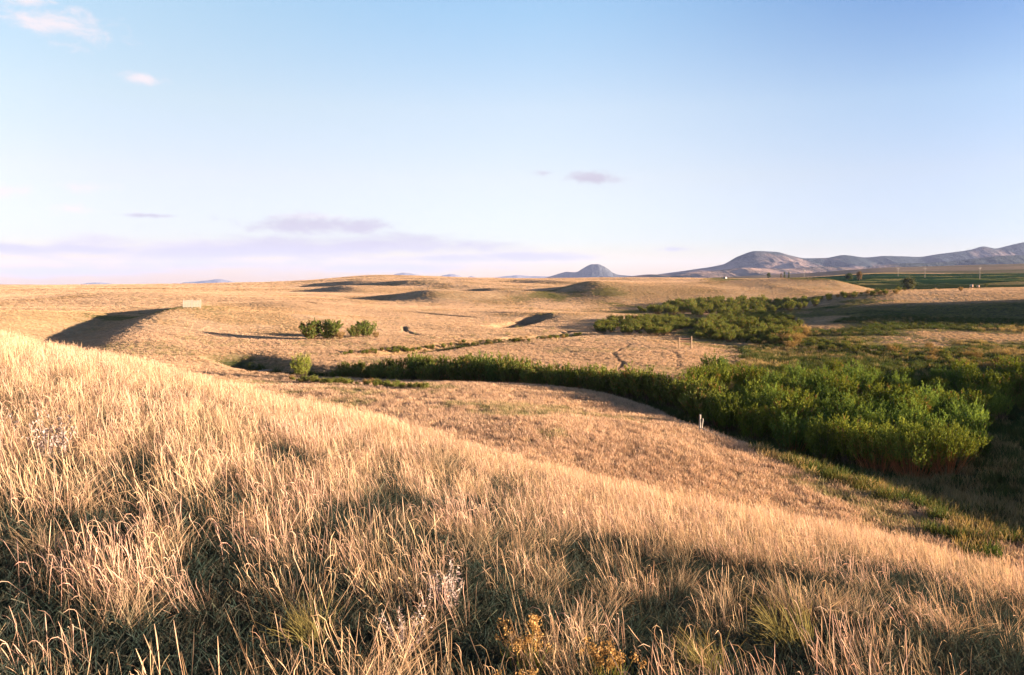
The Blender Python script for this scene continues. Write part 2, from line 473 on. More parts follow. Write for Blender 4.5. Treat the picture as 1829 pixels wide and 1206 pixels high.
def veg_colour(x, y, z):
    """colour of what grows where: cured grass, olive slopes, green bottom land, crop fields"""
    r = np.hypot(x, y); yy = np.maximum(y, 1.0)
    u = x / yy
    straw = np.array([.63, .425, .245]); pale = np.array([.66, .475, .32]); gold = np.array([.60, .375, .165]); olive = np.array([.21, .19, .07])
    rust = np.array([.27, .16, .09]); green = np.array([.075, .105, .03]); dgreen = np.array([.045, .07, .025]); crop = np.array([.028, .068, .030]); soil = np.array([.17, .12, .08])
    n1 = fbm(x / 60, y / 90, 4, 51); n2 = fbm(x / 14, y / 17, 4, 53); n3 = fbm(x / 3.2, y / 3.6, 3, 57); n4 = fbm(x / 260, y / 260, 3, 59)
    def mixc(c, k, w): return c * (1 - w[..., None]) + k * w[..., None]
    c = np.broadcast_to(straw, x.shape + (3,)).copy()
    c = mixc(c, pale, np.clip(.5 + .9 * n1, 0, 1) * .8)
    c = mixc(c, gold, np.clip(.1 + n2, 0, 1) * .45)
    c = mixc(c, rust, np.clip(n3 * 1.1 - .25, 0, 1) * .4 * np.clip(1.2 - r / 260, 0, 1))
    c = mixc(c, olive, sstep(.15, .75, n2 + n1 * .7) * .45)
    # olive fronts of the rolling mounds
    for (cx, cy, sx_, sy_, a) in ((44, 368, 46, 16, .35), (-30, 338, 26, 10, .45), (62, 372, 26, 12, .25), (-86, 172, 16, 30, .7), (-100, 205, 18, 26, .5), (150, 405, 50, 14, .35), (190, 330, 60, 10, .6)):
        w = a * np.exp(-.5 * (((x - cx) / sx_) ** 2 + ((y - cy) / sy_) ** 2)) * (.75 + .5 * n2)
        c = mixc(c, olive, np.clip(w, 0, .9))
    # long faint bands across the far prairie
    w = sstep(260, 500, r) * sstep(.2, .7, fbm(x / 190, y / 34, 3, 61)) * .45 * sstep(1500, 900, r)
    c = mixc(c, olive * 1.25, w)
    # stock trails winding over the prairie
    for q_, sc_ in ((301, 120.0), (307, 210.0)):
        tn = fbm(x / sc_, y / (sc_ * .7), 2, q_)
        c = mixc(c, np.array([.40, .28, .18]), np.exp(-(tn * sc_ / 1.1) ** 2) * .45 * sstep(120, 180, r) * sstep(1000, 700, r))
    # bottom land along the creek
    wv = np.clip(sstep(-9.3, -11.2, z) * sstep(4, 30, x - .12 * yy + 10 * n2) * sstep(26, 44, y) * sstep(300, 210, y), 0, 1)
    low = sstep(-8.6, -10.4, z) * sstep(10, 20, x) * sstep(62, 48, y) * sstep(16, 22, r)
    c = mixc(c, np.array([.085, .085, .04]), low * np.clip(.45 + .9 * n3 + .9 * n2, 0, 1))
    c = mixc(c, dgreen, wv * np.clip(.72 + .5 * n3 + .3 * n2, 0, 1))
    jx, jy = x + 3.2 * n2, y + 3.2 * n3
    c = mixc(c, dgreen * .9, inside(jx, jy, BOTTOM) * np.clip(.95 + .25 * n3, 0, 1) * sstep(.9, .2, n2 * sstep(95, 125, y)))
    d, t, s = seg_dist(x, y, CREEK)
    c = mixc(c, dgreen * 1.1, np.exp(-(d / 5.5) ** 2) * np.clip(.9 + .5 * n3, 0, 1))
    d, t, s = seg_dist(x, y, BANK2)
    c = mixc(c, dgreen * 1.3, np.exp(-(d / 2.6) ** 2) * np.clip(.6 + .8 * n3, 0, 1))
    d, t, s = seg_dist(x, y, RIPAR)
    c = mixc(c, green, np.exp(-(d / (8 + .03 * yy)) ** 2) * np.clip(.55 + .8 * n2, 0, 1) * sstep(60, 110, y))
    c = mixc(c, green, np.exp(-.5 * (((u - .33) / .09) ** 2 + ((y - 250) / 70) ** 2)) * np.clip(.5 + .9 * n2, 0, 1))
    shaded_meadow = sstep(.30, .40, u + .10 * n2 + .05 * n1) * sstep(165, 178, y + 8 * n2) * sstep(262, 235, y - 60 * (u - .45) + 10 * n2)  # green meadow, colour darkened along the band where the ridge's shadow falls
    c = mixc(c, np.array([.085, .105, .06]), shaded_meadow * .9)
    strip = sstep(.30, .42, u + .08 * n2) * np.exp(-((y - 128 - 12 * n1) / 12) ** 2)
    c = mixc(c, np.array([.09, .10, .04]), np.clip(strip * (.8 + .6 * n2), 0, .95))
    # worn trails and cut banks show soil
    for tr, w_ in ((TRAIL_A, .3), (TRAIL_B, .45), (TRAIL_C, .25)):
        d, t, s = seg_dist(x, y, tr)
        c = mixc(c, soil, np.exp(-(d / w_) ** 4) * .6)
    for (ax, ay, bx, by, dep, w_) in CUTS:
        d, t, s = seg_dist(x, y, [(ax, ay), (bx, by)])
        c = mixc(c, soil * 1.2, np.exp(-(d / w_) ** 4) * .55)
    # irrigated fields beyond the right-hand rise, foothill pasture above them
    edge = .21 + .04 * n1 * 0
    nf = 40 * fbm(x / 90, y / 60, 3, 77)
    wf = sstep(edge, edge + .05, u + .0006 * nf) * sstep(500, 540, y + nf) * sstep(1010, 985, y + 26 * u + .5 * nf) * np.clip(1.15 + .5 * n1 + .3 * n2, 0, 1)
    c = mixc(c, crop * (1 + .25 * np.sin(y / 23.0))[..., None], wf)
    hollow_shade = sstep(.3, .34, u) * sstep(405, 430, y) * sstep(540, 510, y)  # hollow before the fields, painted dark in place of shade
    c = mixc(c, dgreen * .8, hollow_shade * .97)
    wp = sstep(.2, .26, u) * sstep(1010, 1040, y + 26 * u)
    c = mixc(c, np.array([.30, .225, .15]), wp * .9)
    wp2 = wp * sstep(.1, .5, fbm(x / 420, y / 120, 3, 71))
    c = mixc(c, np.array([.13, .14, .06]), wp2 * .7)
    # under the tall grass of the near hill: litter and soil, darkened to stand for shade
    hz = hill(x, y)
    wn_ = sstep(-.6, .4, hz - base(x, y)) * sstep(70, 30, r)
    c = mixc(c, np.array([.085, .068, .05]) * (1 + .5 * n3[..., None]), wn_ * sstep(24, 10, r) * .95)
    return np.clip(c, .01, .9)
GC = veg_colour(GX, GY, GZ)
nr, na = GX.shape
idx = np.arange(nr * na).reshape(nr, na)
nxt = np.roll(idx, -1, axis=1)
gq = np.stack([idx[:-1], idx[1:], nxt[1:], nxt[:-1]], -1).reshape(-1, 4)[:, ::1]
gv = np.stack([GX, GY, GZ], -1).reshape(-1, 3)
# close the middle
M_turf = ground_material('turf', 1.5)
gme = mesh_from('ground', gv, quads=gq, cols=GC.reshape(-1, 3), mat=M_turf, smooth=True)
# faces must look up
nn = np.zeros(3, np.float32); gme.polygons[5000].normal
if gme.polygons[5000].normal.z < 0: gme.flip_normals()
ground = link('ground', gme, kind='structure')
GROUND_SHADE = (GX, GY, GZ)
# ------------------------------------------------------------------ mountains
def ridged(x, y, octs, seed):
    s = 0; a = 1; tot = 0
    for k in range(octs):
        n = 1 - np.abs(2 * vnoise(x, y, seed + 13 * k) - 1)
        s = s + a * n * n; tot += a
        x, y = (x * .8 - y * .6) * 2.07 + 5.2, (x * .6 + y * .8) * 2.07 + 1.3
        a *= .5
    return s / tot
def mountain_material(name, dark_tone, pale):
    m, t, out = new_mat(name)
    geo = t.n('ShaderNodeNewGeometry')
    at = t.n('ShaderNodeAttribute', attribute_name='col')
    n = t.noise(geo.outputs['Position'], .012, 7, .65)
    col = t.mix(1.0, at.outputs['Color'], t.ramp(n, [(.3, (.72,) * 3), (.7, (1.2,) * 3)]), 'MULTIPLY')
    b = t.n('ShaderNodeBump'); b.inputs['Strength'].default_value = .9; b.inputs['Distance'].default_value = 32
    t.l(t.noise(geo.outputs['Position'], .02, 7, .65), b.inputs['Height'])
    bs = t.n('ShaderNodeBsdfDiffuse'); t.l(col, bs.inputs[0]); t.l(b.outputs[0], bs.inputs['Normal'])
    t.l(bs.outputs[0], out.inputs[0])
    return m
M_rock = mountain_material('mountain_side', None, None)
def mountain(name, prof, dist, depth, rough, seed, base_z, label_cols, nu=360, nv=130, erode=.45, foot=0.0, slant=0.0):
    """range whose skyline, seen from the viewpoint, passes through prof = [(px, py), ...]"""
    px = np.array([p[0] for p in prof], float); py = np.array([p[1] for p in prof], float)
    P = pchip(px, py)
    us = np.linspace(px[0], px[-1], nu)
    crest = (HY - peval(P, us)) / F                      # tangent of the skyline
    vs = np.linspace(-1, 1, nv)
    U, V = np.meshgrid(us, vs)
    C = np.broadcast_to(crest, U.shape)
    yc = dist * (1 + slant * (U - px[0]) / (px[-1] - px[0]))
    Y = yc + V * depth * np.where(V < 0, 1.0, .8)
    X = (U - CX) / F * yc * (1 + .0 * V) + 0.12 * V * depth * 0
    top = C * yc - base_z
    nse = ridged(X / (depth * .55), Y / (depth * .8), 5, seed)
    n2 = fbm(X / (depth * 1.3), Y / (depth * 1.3), 4, seed + 5)
    a = np.abs(V)
    sh = np.clip(1 - a ** 1.25, 0, 1)
    spur = .6 * ridged(X / (depth * .30), Y / (depth * 1.6), 1, seed + 3) + .4 * ridged(X / (depth * .13), Y / (depth * .4), 3, seed + 4)
    shape = sh * (1 - erode * a * (1 - a) * 4 * (1 - nse)) * (1 - .62 * rough * np.clip(a * 2.4, 0, 1) * (1 - spur))
    Z = base_z + top * np.clip(shape, 0, 1) + top * .10 * rough * fbm(X / (depth * .12), Y / (depth * .12), 4, seed + 9) * np.clip(a * 3, .12, 1) * np.clip((1 - a) * 4, 0, 1)
    Z = np.where(a > .995, base_z - 30, Z)
    dark_tone, pale = np.array(label_cols[0]), np.array(label_cols[1])
    hgt = np.clip((Z - base_z) / np.maximum(top.max(), 1), 0, 1)
    n3 = fbm(X / (depth * .16), Y / (depth * .22), 4, seed + 31)
    w = np.clip(.55 - 2.1 * hgt + .8 * n2 + .5 * (1 - nse) + 1.2 * n3, 0, 1)  # pale pink stands in for sunlit spurs against the dark forest tone
    c = dark_tone * (1 - w[..., None]) + pale * w[..., None]
    I = np.arange(nu * nv).reshape(nv, nu)
    q = np.stack([I[:-1, :-1], I[:-1, 1:], I[1:, 1:], I[1:, :-1]], -1).reshape(-1, 4)
    me = mesh_from(name, np.stack([X, Y, Z], -1).reshape(-1, 3), quads=q, cols=c.reshape(-1, 3), mat=M_rock, smooth=True)
    return link(name, me, kind='structure')
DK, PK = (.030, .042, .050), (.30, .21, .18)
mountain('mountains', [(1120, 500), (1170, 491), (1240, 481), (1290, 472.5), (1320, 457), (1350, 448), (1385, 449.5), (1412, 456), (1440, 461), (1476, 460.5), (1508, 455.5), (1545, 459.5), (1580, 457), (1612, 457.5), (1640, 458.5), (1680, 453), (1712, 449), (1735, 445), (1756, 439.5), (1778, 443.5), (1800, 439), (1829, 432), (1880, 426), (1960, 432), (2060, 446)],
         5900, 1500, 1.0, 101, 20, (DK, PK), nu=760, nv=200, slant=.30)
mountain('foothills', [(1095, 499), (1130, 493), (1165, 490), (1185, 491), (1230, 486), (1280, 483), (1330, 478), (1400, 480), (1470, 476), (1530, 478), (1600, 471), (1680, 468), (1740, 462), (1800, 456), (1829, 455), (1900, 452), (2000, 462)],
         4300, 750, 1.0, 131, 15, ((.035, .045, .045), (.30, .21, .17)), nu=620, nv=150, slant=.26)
mountain('butte', [(962, 500), (985, 492.5), (1000, 488), (1012, 485.5), (1024, 486), (1031, 485), (1040, 479.5), (1049, 474), (1057, 471), (1067, 470.8), (1077, 474.5), (1087, 480.5), (1095, 487), (1106, 490.5), (1130, 493), (1165, 499)],
         9500, 750, .8, 151, -60, ((.06, .07, .08), (.26, .20, .18)), nu=260, nv=110, erode=.5)
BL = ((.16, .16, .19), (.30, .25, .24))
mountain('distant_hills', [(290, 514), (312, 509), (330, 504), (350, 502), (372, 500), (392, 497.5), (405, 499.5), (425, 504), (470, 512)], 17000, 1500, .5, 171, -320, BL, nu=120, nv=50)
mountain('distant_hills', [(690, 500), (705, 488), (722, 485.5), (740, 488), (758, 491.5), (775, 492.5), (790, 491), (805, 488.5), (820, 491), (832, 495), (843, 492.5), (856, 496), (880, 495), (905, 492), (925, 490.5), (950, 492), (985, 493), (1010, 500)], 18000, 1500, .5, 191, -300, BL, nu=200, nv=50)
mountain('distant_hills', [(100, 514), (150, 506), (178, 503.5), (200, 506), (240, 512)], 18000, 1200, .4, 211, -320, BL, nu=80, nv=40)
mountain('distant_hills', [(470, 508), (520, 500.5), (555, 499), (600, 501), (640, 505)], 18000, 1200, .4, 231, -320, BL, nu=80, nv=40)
# ------------------------------------------------------------------ plant meshes
rng = np.random.default_rng(7)
def ribbons(paths, widths, cols, face=None):
    """paths (n,k,3), widths (n,k), cols (n,k,3) -> verts, quads, colours; every ribbon turned its own way"""
    n, k, _ = paths.shape
    tan = np.gradient(paths, axis=1)
    tan /= np.linalg.norm(tan, axis=2, keepdims=True) + 1e-9
    if face is None:
        a = rng.uniform(0, 2 * np.pi, n)
    else:
        a = face
    ref = np.stack([np.cos(a), np.sin(a), np.zeros(n)], -1)[:, None, :]
    side = np.cross(tan, ref)
    side /= np.linalg.norm(side, axis=2, keepdims=True) + 1e-9
    w = widths[..., None] * .5
    v = np.stack([paths - side * w, paths + side * w], 2).reshape(-1, 3)
    c = np.repeat(cols.reshape(-1, 3), 2, axis=0)
    b = (np.arange(n) * k * 2)[:, None] + (np.arange(k - 1) * 2)[None]
    q = np.stack([b, b + 1, b + 3, b + 2], -1).reshape(-1, 4)
    return v, q, c
def merge(parts):
    V, Q, C, o = [], [], [], 0
    for v, q, c in parts:
        V.append(v); Q.append(q + o); C.append(c); o += len(v)
    return np.concatenate(V), np.concatenate(Q), np.concatenate(C)

def leaf_material(name, trans=.35, vary=.35, gloss=0.0, tfac=(1.0, .90, .74)):
    m, t, out = new_mat(name)
    at = t.n('ShaderNodeAttribute', attribute_name='col')
    oi = t.n('ShaderNodeObjectInfo')
    k = t.m('ADD', 1 - vary * .5, t.m('MULTIPLY', oi.outputs['Random'], vary))
    cc = t.n('ShaderNodeCombineColor')
    for i in range(3): t.l(k, cc.inputs[i])
    col = t.mix(1.0, at.outputs['Color'], cc.outputs[0], 'MULTIPLY')
    d = t.n('ShaderNodeBsdfDiffuse'); t.l(col, d.inputs[0])
    tr = t.n('ShaderNodeBsdfTranslucent'); t.l(t.mix(1.0, col, tfac, 'MULTIPLY'), tr.inputs[0])
    mx = t.n('ShaderNodeMixShader'); mx.inputs[0].default_value = trans
    t.l(d.outputs[0], mx.inputs[1]); t.l(tr.outputs[0], mx.inputs[2])
    t.l(mx.outputs[0], out.inputs[0])
    return m
M_straw = leaf_material('dry_grass', .30, .35)
M_leaf = leaf_material('leaves', .25, .5, tfac=(1.1, 1.0, .55))
M_bark = leaf_material('bark', 0.0, .3)

def grass_paths(n, k, rad, length, lean, lean_az, az_sd, curl, hook=0.0, hook_p=0.0, spread=.12):
    ba = rng.uniform(0, 2 * np.pi, n); br = rad * np.sqrt(rng.uniform(0, 1, n))
    base_p = np.stack([br * np.cos(ba), br * np.sin(ba), np.full(n, -.02)], -1)
    L = rng.uniform(*length, n)
    th = np.abs(rng.normal(lean[0], lean[1], n)); az = rng.normal(lean_az, az_sd, n)
    s = np.linspace(0, 1, k)
    bend = rng.uniform(*curl, n)
    hk = np.where(rng.uniform(0, 1, n) < hook_p, rng.uniform(.4, 1, n) * hook, 0) * rng.choice([-1, 1], n, p=[.35, .65])
    ang = th[:, None] + bend[:, None] * s[None] ** 1.6 + hk[:, None] * np.clip((s[None] - .72) / .28, 0, 1) ** 1.3
    wob = rng.normal(0, .05, (n, k)).cumsum(1) * .5
    ang = ang + wob
    ds = L[:, None] / (k - 1)
    dx = np.sin(ang) * ds; dz = np.cos(ang) * ds
    hx = np.concatenate([np.zeros((n, 1)), np.cumsum(dx[:, :-1], 1)], 1); hz = np.concatenate([np.zeros((n, 1)), np.cumsum(dz[:, :-1], 1)], 1)
    p = base_p[:, None, :] + np.stack([hx * np.cos(az)[:, None], hx * np.sin(az)[:, None], hz], -1)
    return p, s
def lerp_cols(a, b, s, n, jit=.18):
    c = a[None, None] * (1 - s[None, :, None]) + b[None, None] * s[None, :, None]
    c = np.repeat(c, n, 0) if c.shape[0] == 1 else c
    return np.clip(c * rng.uniform(1 - jit, 1 + jit, (n, 1, 1)) * rng.uniform(.94, 1.06, (n, 1, 3)), .01, .95)
A = np.array
STRAW, PINK, TAN, SAGE, LITTER = A([.50, .345, .215]), A([.52, .34, .245]), A([.35, .24, .15]), A([.12, .125, .085]), A([.23, .165, .11])
LEFT = math.pi
def tall_clump(kind):
    ps = []
    if kind < 5:      # flowering stems with drooping seed heads, bowed to the left by the wind
        n = 32 + kind * 4
        p, s = grass_paths(n, 12, .16 + .03 * kind, (.24, .48), (.34, .2), LEFT, .75, (-.05, .4), 2.6, .42)
        w = np.interp(s, [0, .5, .68, .8, .93, 1], [.0020, .0017, .0017, .0040, .0035, .0010])[None] * rng.uniform(.7, 1.25, (n, 1))
        c = lerp_cols(TAN, (STRAW, PINK)[kind % 2], np.clip(s * 1.5, 0, 1), n)
        ps.append(ribbons(p, w, c))
        n = 60
        p, s = grass_paths(n, 5, .2, (.10, .30), (.45, .3), LEFT, 1.4, (.1, .9))
        w = np.interp(s, [0, .5, 1], [.0026, .0022, .0008])[None] * rng.uniform(.7, 1.2, (n, 1))
        ps.append(ribbons(p, w, lerp_cols(LITTER * .8, STRAW * .72, s, n, .3)))  # basal blades darkened in colour to deepen the shade below
        n = 16
        p, s = grass_paths(n, 4, .2, (.08, .22), (.6, .3), 0, 3, (.1, .7))
        ps.append(ribbons(p, np.full((n, 4), .004), lerp_cols(SAGE, SAGE * 1.2, s, n, .3)))
    elif kind < 7:    # low tussock of fine leaves
        n = 130
        p, s = grass_paths(n, 6, .12, (.14, .42), (.5, .28), LEFT, 1.3, (.2, 1.0))
        w = np.interp(s, [0, .5, 1], [.0030, .0026, .0008])[None] * rng.uniform(.7, 1.2, (n, 1))
        ps.append(ribbons(p, w, lerp_cols((SAGE if kind == 5 else LITTER), STRAW * (.8 if kind == 5 else 1), s ** .7, n, .3)))
    else:             # ground litter: broken stems lying about
        n = 60
        p, s = grass_paths(n, 4, .32, (.06, .26), (1.25, .25), 0, 3, (-.1, .4))
        ps.append(ribbons(p, np.full((n, 4), .0045) * rng.uniform(.6, 1.3, (n, 1)), lerp_cols(LITTER * .8, LITTER * 1.15, s, n, .4)))
    return merge(ps)
def far_tuft(kind):
    n = 34
    p, s = grass_paths(n, 4, .28, (.14, .40), (.42, .3), LEFT, 1.4, (.1, .7))
    w = np.interp(s, [0, .6, 1], [.022, .016, .004])[None] * rng.uniform(.7, 1.3, (n, 1))
    a, b = [(A([.34, .24, .15]), A([.54, .37, .23])), (A([.36, .25, .165]), A([.57, .395, .27])), (A([.27, .18, .11]), A([.45, .305, .195])), (A([.15, .135, .07]), A([.30, .26, .12]))][kind]
    return ribbons(p, w, lerp_cols(a, b, s, n, .25))
def sedge_tuft(kind):
    n = 40
    p, s = grass_paths(n, 4, .4, (.25, .7), (.3, .2), LEFT, 2.0, (.1, .6))
    w = np.interp(s, [0, .6, 1], [.035, .028, .006])[None] * rng.uniform(.7, 1.3, (n, 1))
    a, b = [(A([.04, .05, .02]), A([.065, .095, .03])), (A([.05, .052, .022]), A([.115, .12, .042])), (A([.12, .09, .04]), A([.34, .24, .12]))][kind]
    return ribbons(p, w, lerp_cols(a, b, s, n, .25))

# ------------------------------------------------------------------ ground cover: one object per kind of cover
def scatter(name, label, sources, mat, pts, rots, scales, idx, kind='stuff'):
    """ground cover nobody could count, kept as one object: points on the turf, a tuft at each"""
    src = bpy.data.collections.new(name + '_tufts')
    for k, (v, q, c) in enumerate(sources):
        me = mesh_from(f'{name}_tuft', v, quads=q, cols=c, mat=mat)
        src.objects.link(bpy.data.objects.new(f'{name}_tuft_{k:02d}', me))
    me = bpy.data.meshes.new(name)
    me.vertices.add(len(pts)); me.vertices.foreach_set('co', np.asarray(pts, np.float32).ravel())
    a = me.attributes.new('rot', 'FLOAT_VECTOR', 'POINT'); a.data.foreach_set('vector', np.asarray(rots, np.float32).ravel())
    a = me.attributes.new('scl', 'FLOAT_VECTOR', 'POINT')
    sc = np.asarray(scales, np.float32)
    if sc.ndim == 1: sc = np.repeat(sc[:, None], 3, 1)
    a.data.foreach_set('vector', sc.ravel())
    a = me.attributes.new('pick', 'INT', 'POINT'); a.data.foreach_set('value', np.asarray(idx, np.int32))
    o = link(name, me, kind=kind, label=label)
    ng = bpy.data.node_groups.new(name + '_cover', 'GeometryNodeTree')
    ng.interface.new_socket('Geometry', in_out='INPUT', socket_type='NodeSocketGeometry')
    ng.interface.new_socket('Geometry', in_out='OUTPUT', socket_type='NodeSocketGeometry')
    N = ng.nodes
    gi = N.new('NodeGroupInput'); go = N.new('NodeGroupOutput')
    ci = N.new('GeometryNodeCollectionInfo'); ci.inputs[0].default_value = src
    ci.inputs['Separate Children'].default_value = True; ci.inputs['Reset Children'].default_value = True
    ip = N.new('GeometryNodeInstanceOnPoints'); ip.inputs['Pick Instance'].default_value = True
    def attr(nm, ty):
        x = N.new('GeometryNodeInputNamedAttribute'); x.data_type = ty; x.inputs[0].default_value = nm
        return [s_ for s_ in x.outputs if s_.enabled and s_.name == 'Attribute'][0]
    er = N.new('FunctionNodeEulerToRotation')
    L = ng.links.new
    L(gi.outputs[0], ip.inputs['Points']); L(ci.outputs[0], ip.inputs['Instance'])
    L(attr('pick', 'INT'), ip.inputs['Instance Index'])
    L(attr('rot', 'FLOAT_VECTOR'), er.inputs[0]); L(er.outputs[0], ip.inputs['Rotation'])
    L(attr('scl', 'FLOAT_VECTOR'), ip.inputs['Scale'])
    L(ip.outputs[0], go.inputs[0])
    md = o.modifiers.new('cover', 'NODES'); md.node_group = ng
    return o
def hz(x, y): return height(np.asarray(x), np.asarray(y))
def in_view(x, y, margin):
    return (np.abs(x) < .62 * y + margin) & (y > .8)

# tall grass on the near hill
def near_grass():
    P = []
    for (y0, y1, dens) in ((2.5, 6, 24), (6, 14, 21), (14, 26, 17), (26, 50, 10)):
        x0, x1 = -.62 * y1 - 4, .62 * y1 + 4
        n = int((x1 - x0) * (y1 - y0) * dens)
        x = rng.uniform(x0, x1, n); y = rng.uniform(y0, y1, n)
        k = in_view(x, y, 3.5)
        x, y = x[k], y[k]
        P.append(np.stack([x, y], -1))
    P = np.concatenate(P); x, y = P[:, 0], P[:, 1]
    d = hill(x, y) - base(x, y)
    k = d > rng.uniform(-.4, 1.0, len(x))
    den = fbm(x / 1.7, y / 1.7, 3, 81) + .5 * fbm(x / 6, y / 6, 2, 83)
    thin = 1 - .62 * sstep(9.0, 3.6, y + .22 * x) - .55 * np.clip(-den, 0, 1) * sstep(9, 4, y)
    k &= rng.uniform(0, 1, len(x)) < thin
    x, y, den = x[k], y[k], den[k]
    n = len(x)
    z = hz(x, y)
    u = rng.uniform(0, 1, n)
    idx = np.where(u < .62, rng.integers(0, 5, n), np.where(u < .80, rng.integers(5, 7, n), 7))
    sc = rng.uniform(.64, 1.06, n) * (1 + .2 * den) * np.where(y < 5, .95, 1)
    rot = np.stack([rng.normal(0, .08, n), rng.normal(0, .08, n), rng.normal(0, .55, n)], -1)
    rot[idx >= 5, 2] = rng.uniform(0, 6.28, (idx >= 5).sum())
    scatter('tall_grass', 'tall dry straw coloured grass covering the near hillside', [tall_clump(k) for k in range(8)], M_straw, np.stack([x, y, z], -1), rot, sc, idx)
near_grass()

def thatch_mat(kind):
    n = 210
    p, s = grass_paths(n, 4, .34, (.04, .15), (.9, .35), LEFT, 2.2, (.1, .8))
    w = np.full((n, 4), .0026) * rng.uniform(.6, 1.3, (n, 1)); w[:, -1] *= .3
    a, b = [(A([.03, .034, .028]), A([.075, .07, .052])), (A([.018, .030, .027]), A([.035, .052, .044])), (A([.018, .026, .022]), A([.03, .044, .036]))][kind]  # near-black blue-green stands in for deep shade between the stems
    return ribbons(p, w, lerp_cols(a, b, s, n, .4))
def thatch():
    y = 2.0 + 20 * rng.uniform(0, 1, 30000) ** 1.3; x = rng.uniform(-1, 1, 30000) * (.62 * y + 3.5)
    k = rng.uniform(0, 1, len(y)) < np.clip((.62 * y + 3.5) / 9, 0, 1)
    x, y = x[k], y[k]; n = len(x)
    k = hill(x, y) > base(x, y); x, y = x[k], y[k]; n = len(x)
    scatter('thatch', 'matted thatch coloured dark for the shade under the tall grass of the near hillside', [thatch_mat(k) for k in range(3)], M_straw, np.stack([x, y, hz(x, y)], -1),
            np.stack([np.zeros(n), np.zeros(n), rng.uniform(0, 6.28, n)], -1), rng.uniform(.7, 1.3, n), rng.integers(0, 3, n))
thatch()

def field_tufts():
    n = 105000
    a = rng.uniform(-.62, .66, n)
    r = 24 + (150 - 24) * rng.uniform(0, 1, n) ** 1.25
    x, y = r * np.sin(a), r * np.cos(a)
    z = hz(x, y)
    g = veg_colour(x, y, z)
    dry = g[:, 0] > .19
    dry &= seg_dist(x, y, TRAIL_A)[0] > .3
    d = hill(x, y) - base(x, y)
    k = dry & (d < 1.0)
    x, y, z = x[k], y[k], z[k]; n = len(x)
    m = fbm(x / 3.2, y / 3.6, 3, 57); m2 = fbm(x / 9, y / 9, 2, 91)
    u = rng.uniform(0, 1, n)
    idx = np.where(m > .25, np.where(u < .5, 2, 1), np.where(m2 > .3, np.where(u < .6, 3, 0), np.where(u < .5, 0, 1)))
    sc = rng.uniform(.5, 1.15, n) * np.interp(y, [25, 60, 90, 150], [1.15, 1.05, .8, .7])
    rot = np.stack([rng.normal(0, .1, n), rng.normal(0, .1, n), rng.normal(0, 1.0, n)], -1)
    scatter('field_grass', 'short tufted dry grass covering the valley meadow', [far_tuft(k) for k in range(4)], M_straw, np.stack([x, y, z], -1), rot, sc, idx)
field_tufts()

def prairie_tuft(kind):
    n = 26
    p, s = grass_paths(n, 3, .5, (.16, .42), (.45, .3), LEFT, 1.6, (.1, .7))
    w = np.interp(s, [0, .6, 1], [.065, .05, .015])[None] * rng.uniform(.7, 1.3, (n, 1))
    a, b = PRAIRIE[kind]
    return ribbons(p, w, lerp_cols(a, b, s, n, .2))
PRAIRIE = [(A([.40, .285, .18]), A([.56, .395, .26])), (A([.44, .31, .20]), A([.60, .42, .285])), (A([.37, .255, .145]), A([.53, .36, .21])), (A([.16, .14, .06]), A([.25, .22, .09])), (A([.055, .075, .03]), A([.09, .12, .04]))]
def prairie():
    P = []
    for r0, r1, dens in ((118, 260, 2.7), (260, 480, 1.0), (480, 800, .28), (800, 1150, .13)):
        n = int(.66 * (r1 * r1 - r0 * r0) * dens)
        a = rng.uniform(-.66, .66, n); r = np.sqrt(rng.uniform(r0 * r0, r1 * r1, n))
        P.append(np.stack([r * np.sin(a), r * np.cos(a), np.full(n, {118: .62, 260: 1.0, 480: 1.7, 800: 2.4}[r0])], -1))
    P = np.concatenate(P); x, y, sc = P.T
    z = hz(x, y)
    g = veg_colour(x, y, z)
    mean = np.stack([(a * .35 + b * .65) for a, b in PRAIRIE])
    mean[:3] *= 1.12
    gg = g * rng.uniform(.88, 1.12, (len(x), 1))
    dd = ((np.sqrt(gg[:, None]) - np.sqrt(mean[None])) ** 2).sum(-1)
    idx = dd.argmin(1)
    k = g[:, 0] > .055
    for tr, w_ in ((TRAIL_A, .32), (TRAIL_B, .8), (TRAIL_C, .5), (BANK2, 1.6)):
        k &= seg_dist(x, y, tr)[0] > w_
    for (ax, ay, bx, by, dep, w_) in CUTS:
        k &= seg_dist(x, y, [(ax, ay), (bx, by)])[0] > w_ * .6
    for (qx, qy), rad in zip(gp([(343, 550), (1224, 623), (1735, 513.5)]), (2.6, 2.2, 3.0)):
        k &= (x - qx) ** 2 + (y - qy + rad * .6) ** 2 > rad * rad
    x, y, z, sc, idx = x[k], y[k], z[k], sc[k], idx[k]; n = len(x)
    s3 = (sc * rng.uniform(.75, 1.25, n))[:, None] * A([1, 1, 1.0]); s3[:, 2] *= np.interp(np.hypot(x, y), [120, 260, 500, 1100], [.58, .42, .36, .36])
    scatter('prairie_grass', 'pale golden grass covering the rolling prairie', [prairie_tuft(k) for k in range(5)], M_straw, np.stack([x, y, z], -1),
            np.stack([np.zeros(n), np.zeros(n), rng.normal(0, 1.2, n)], -1), s3, idx)
    print('PRAIRIE', n)
prairie()

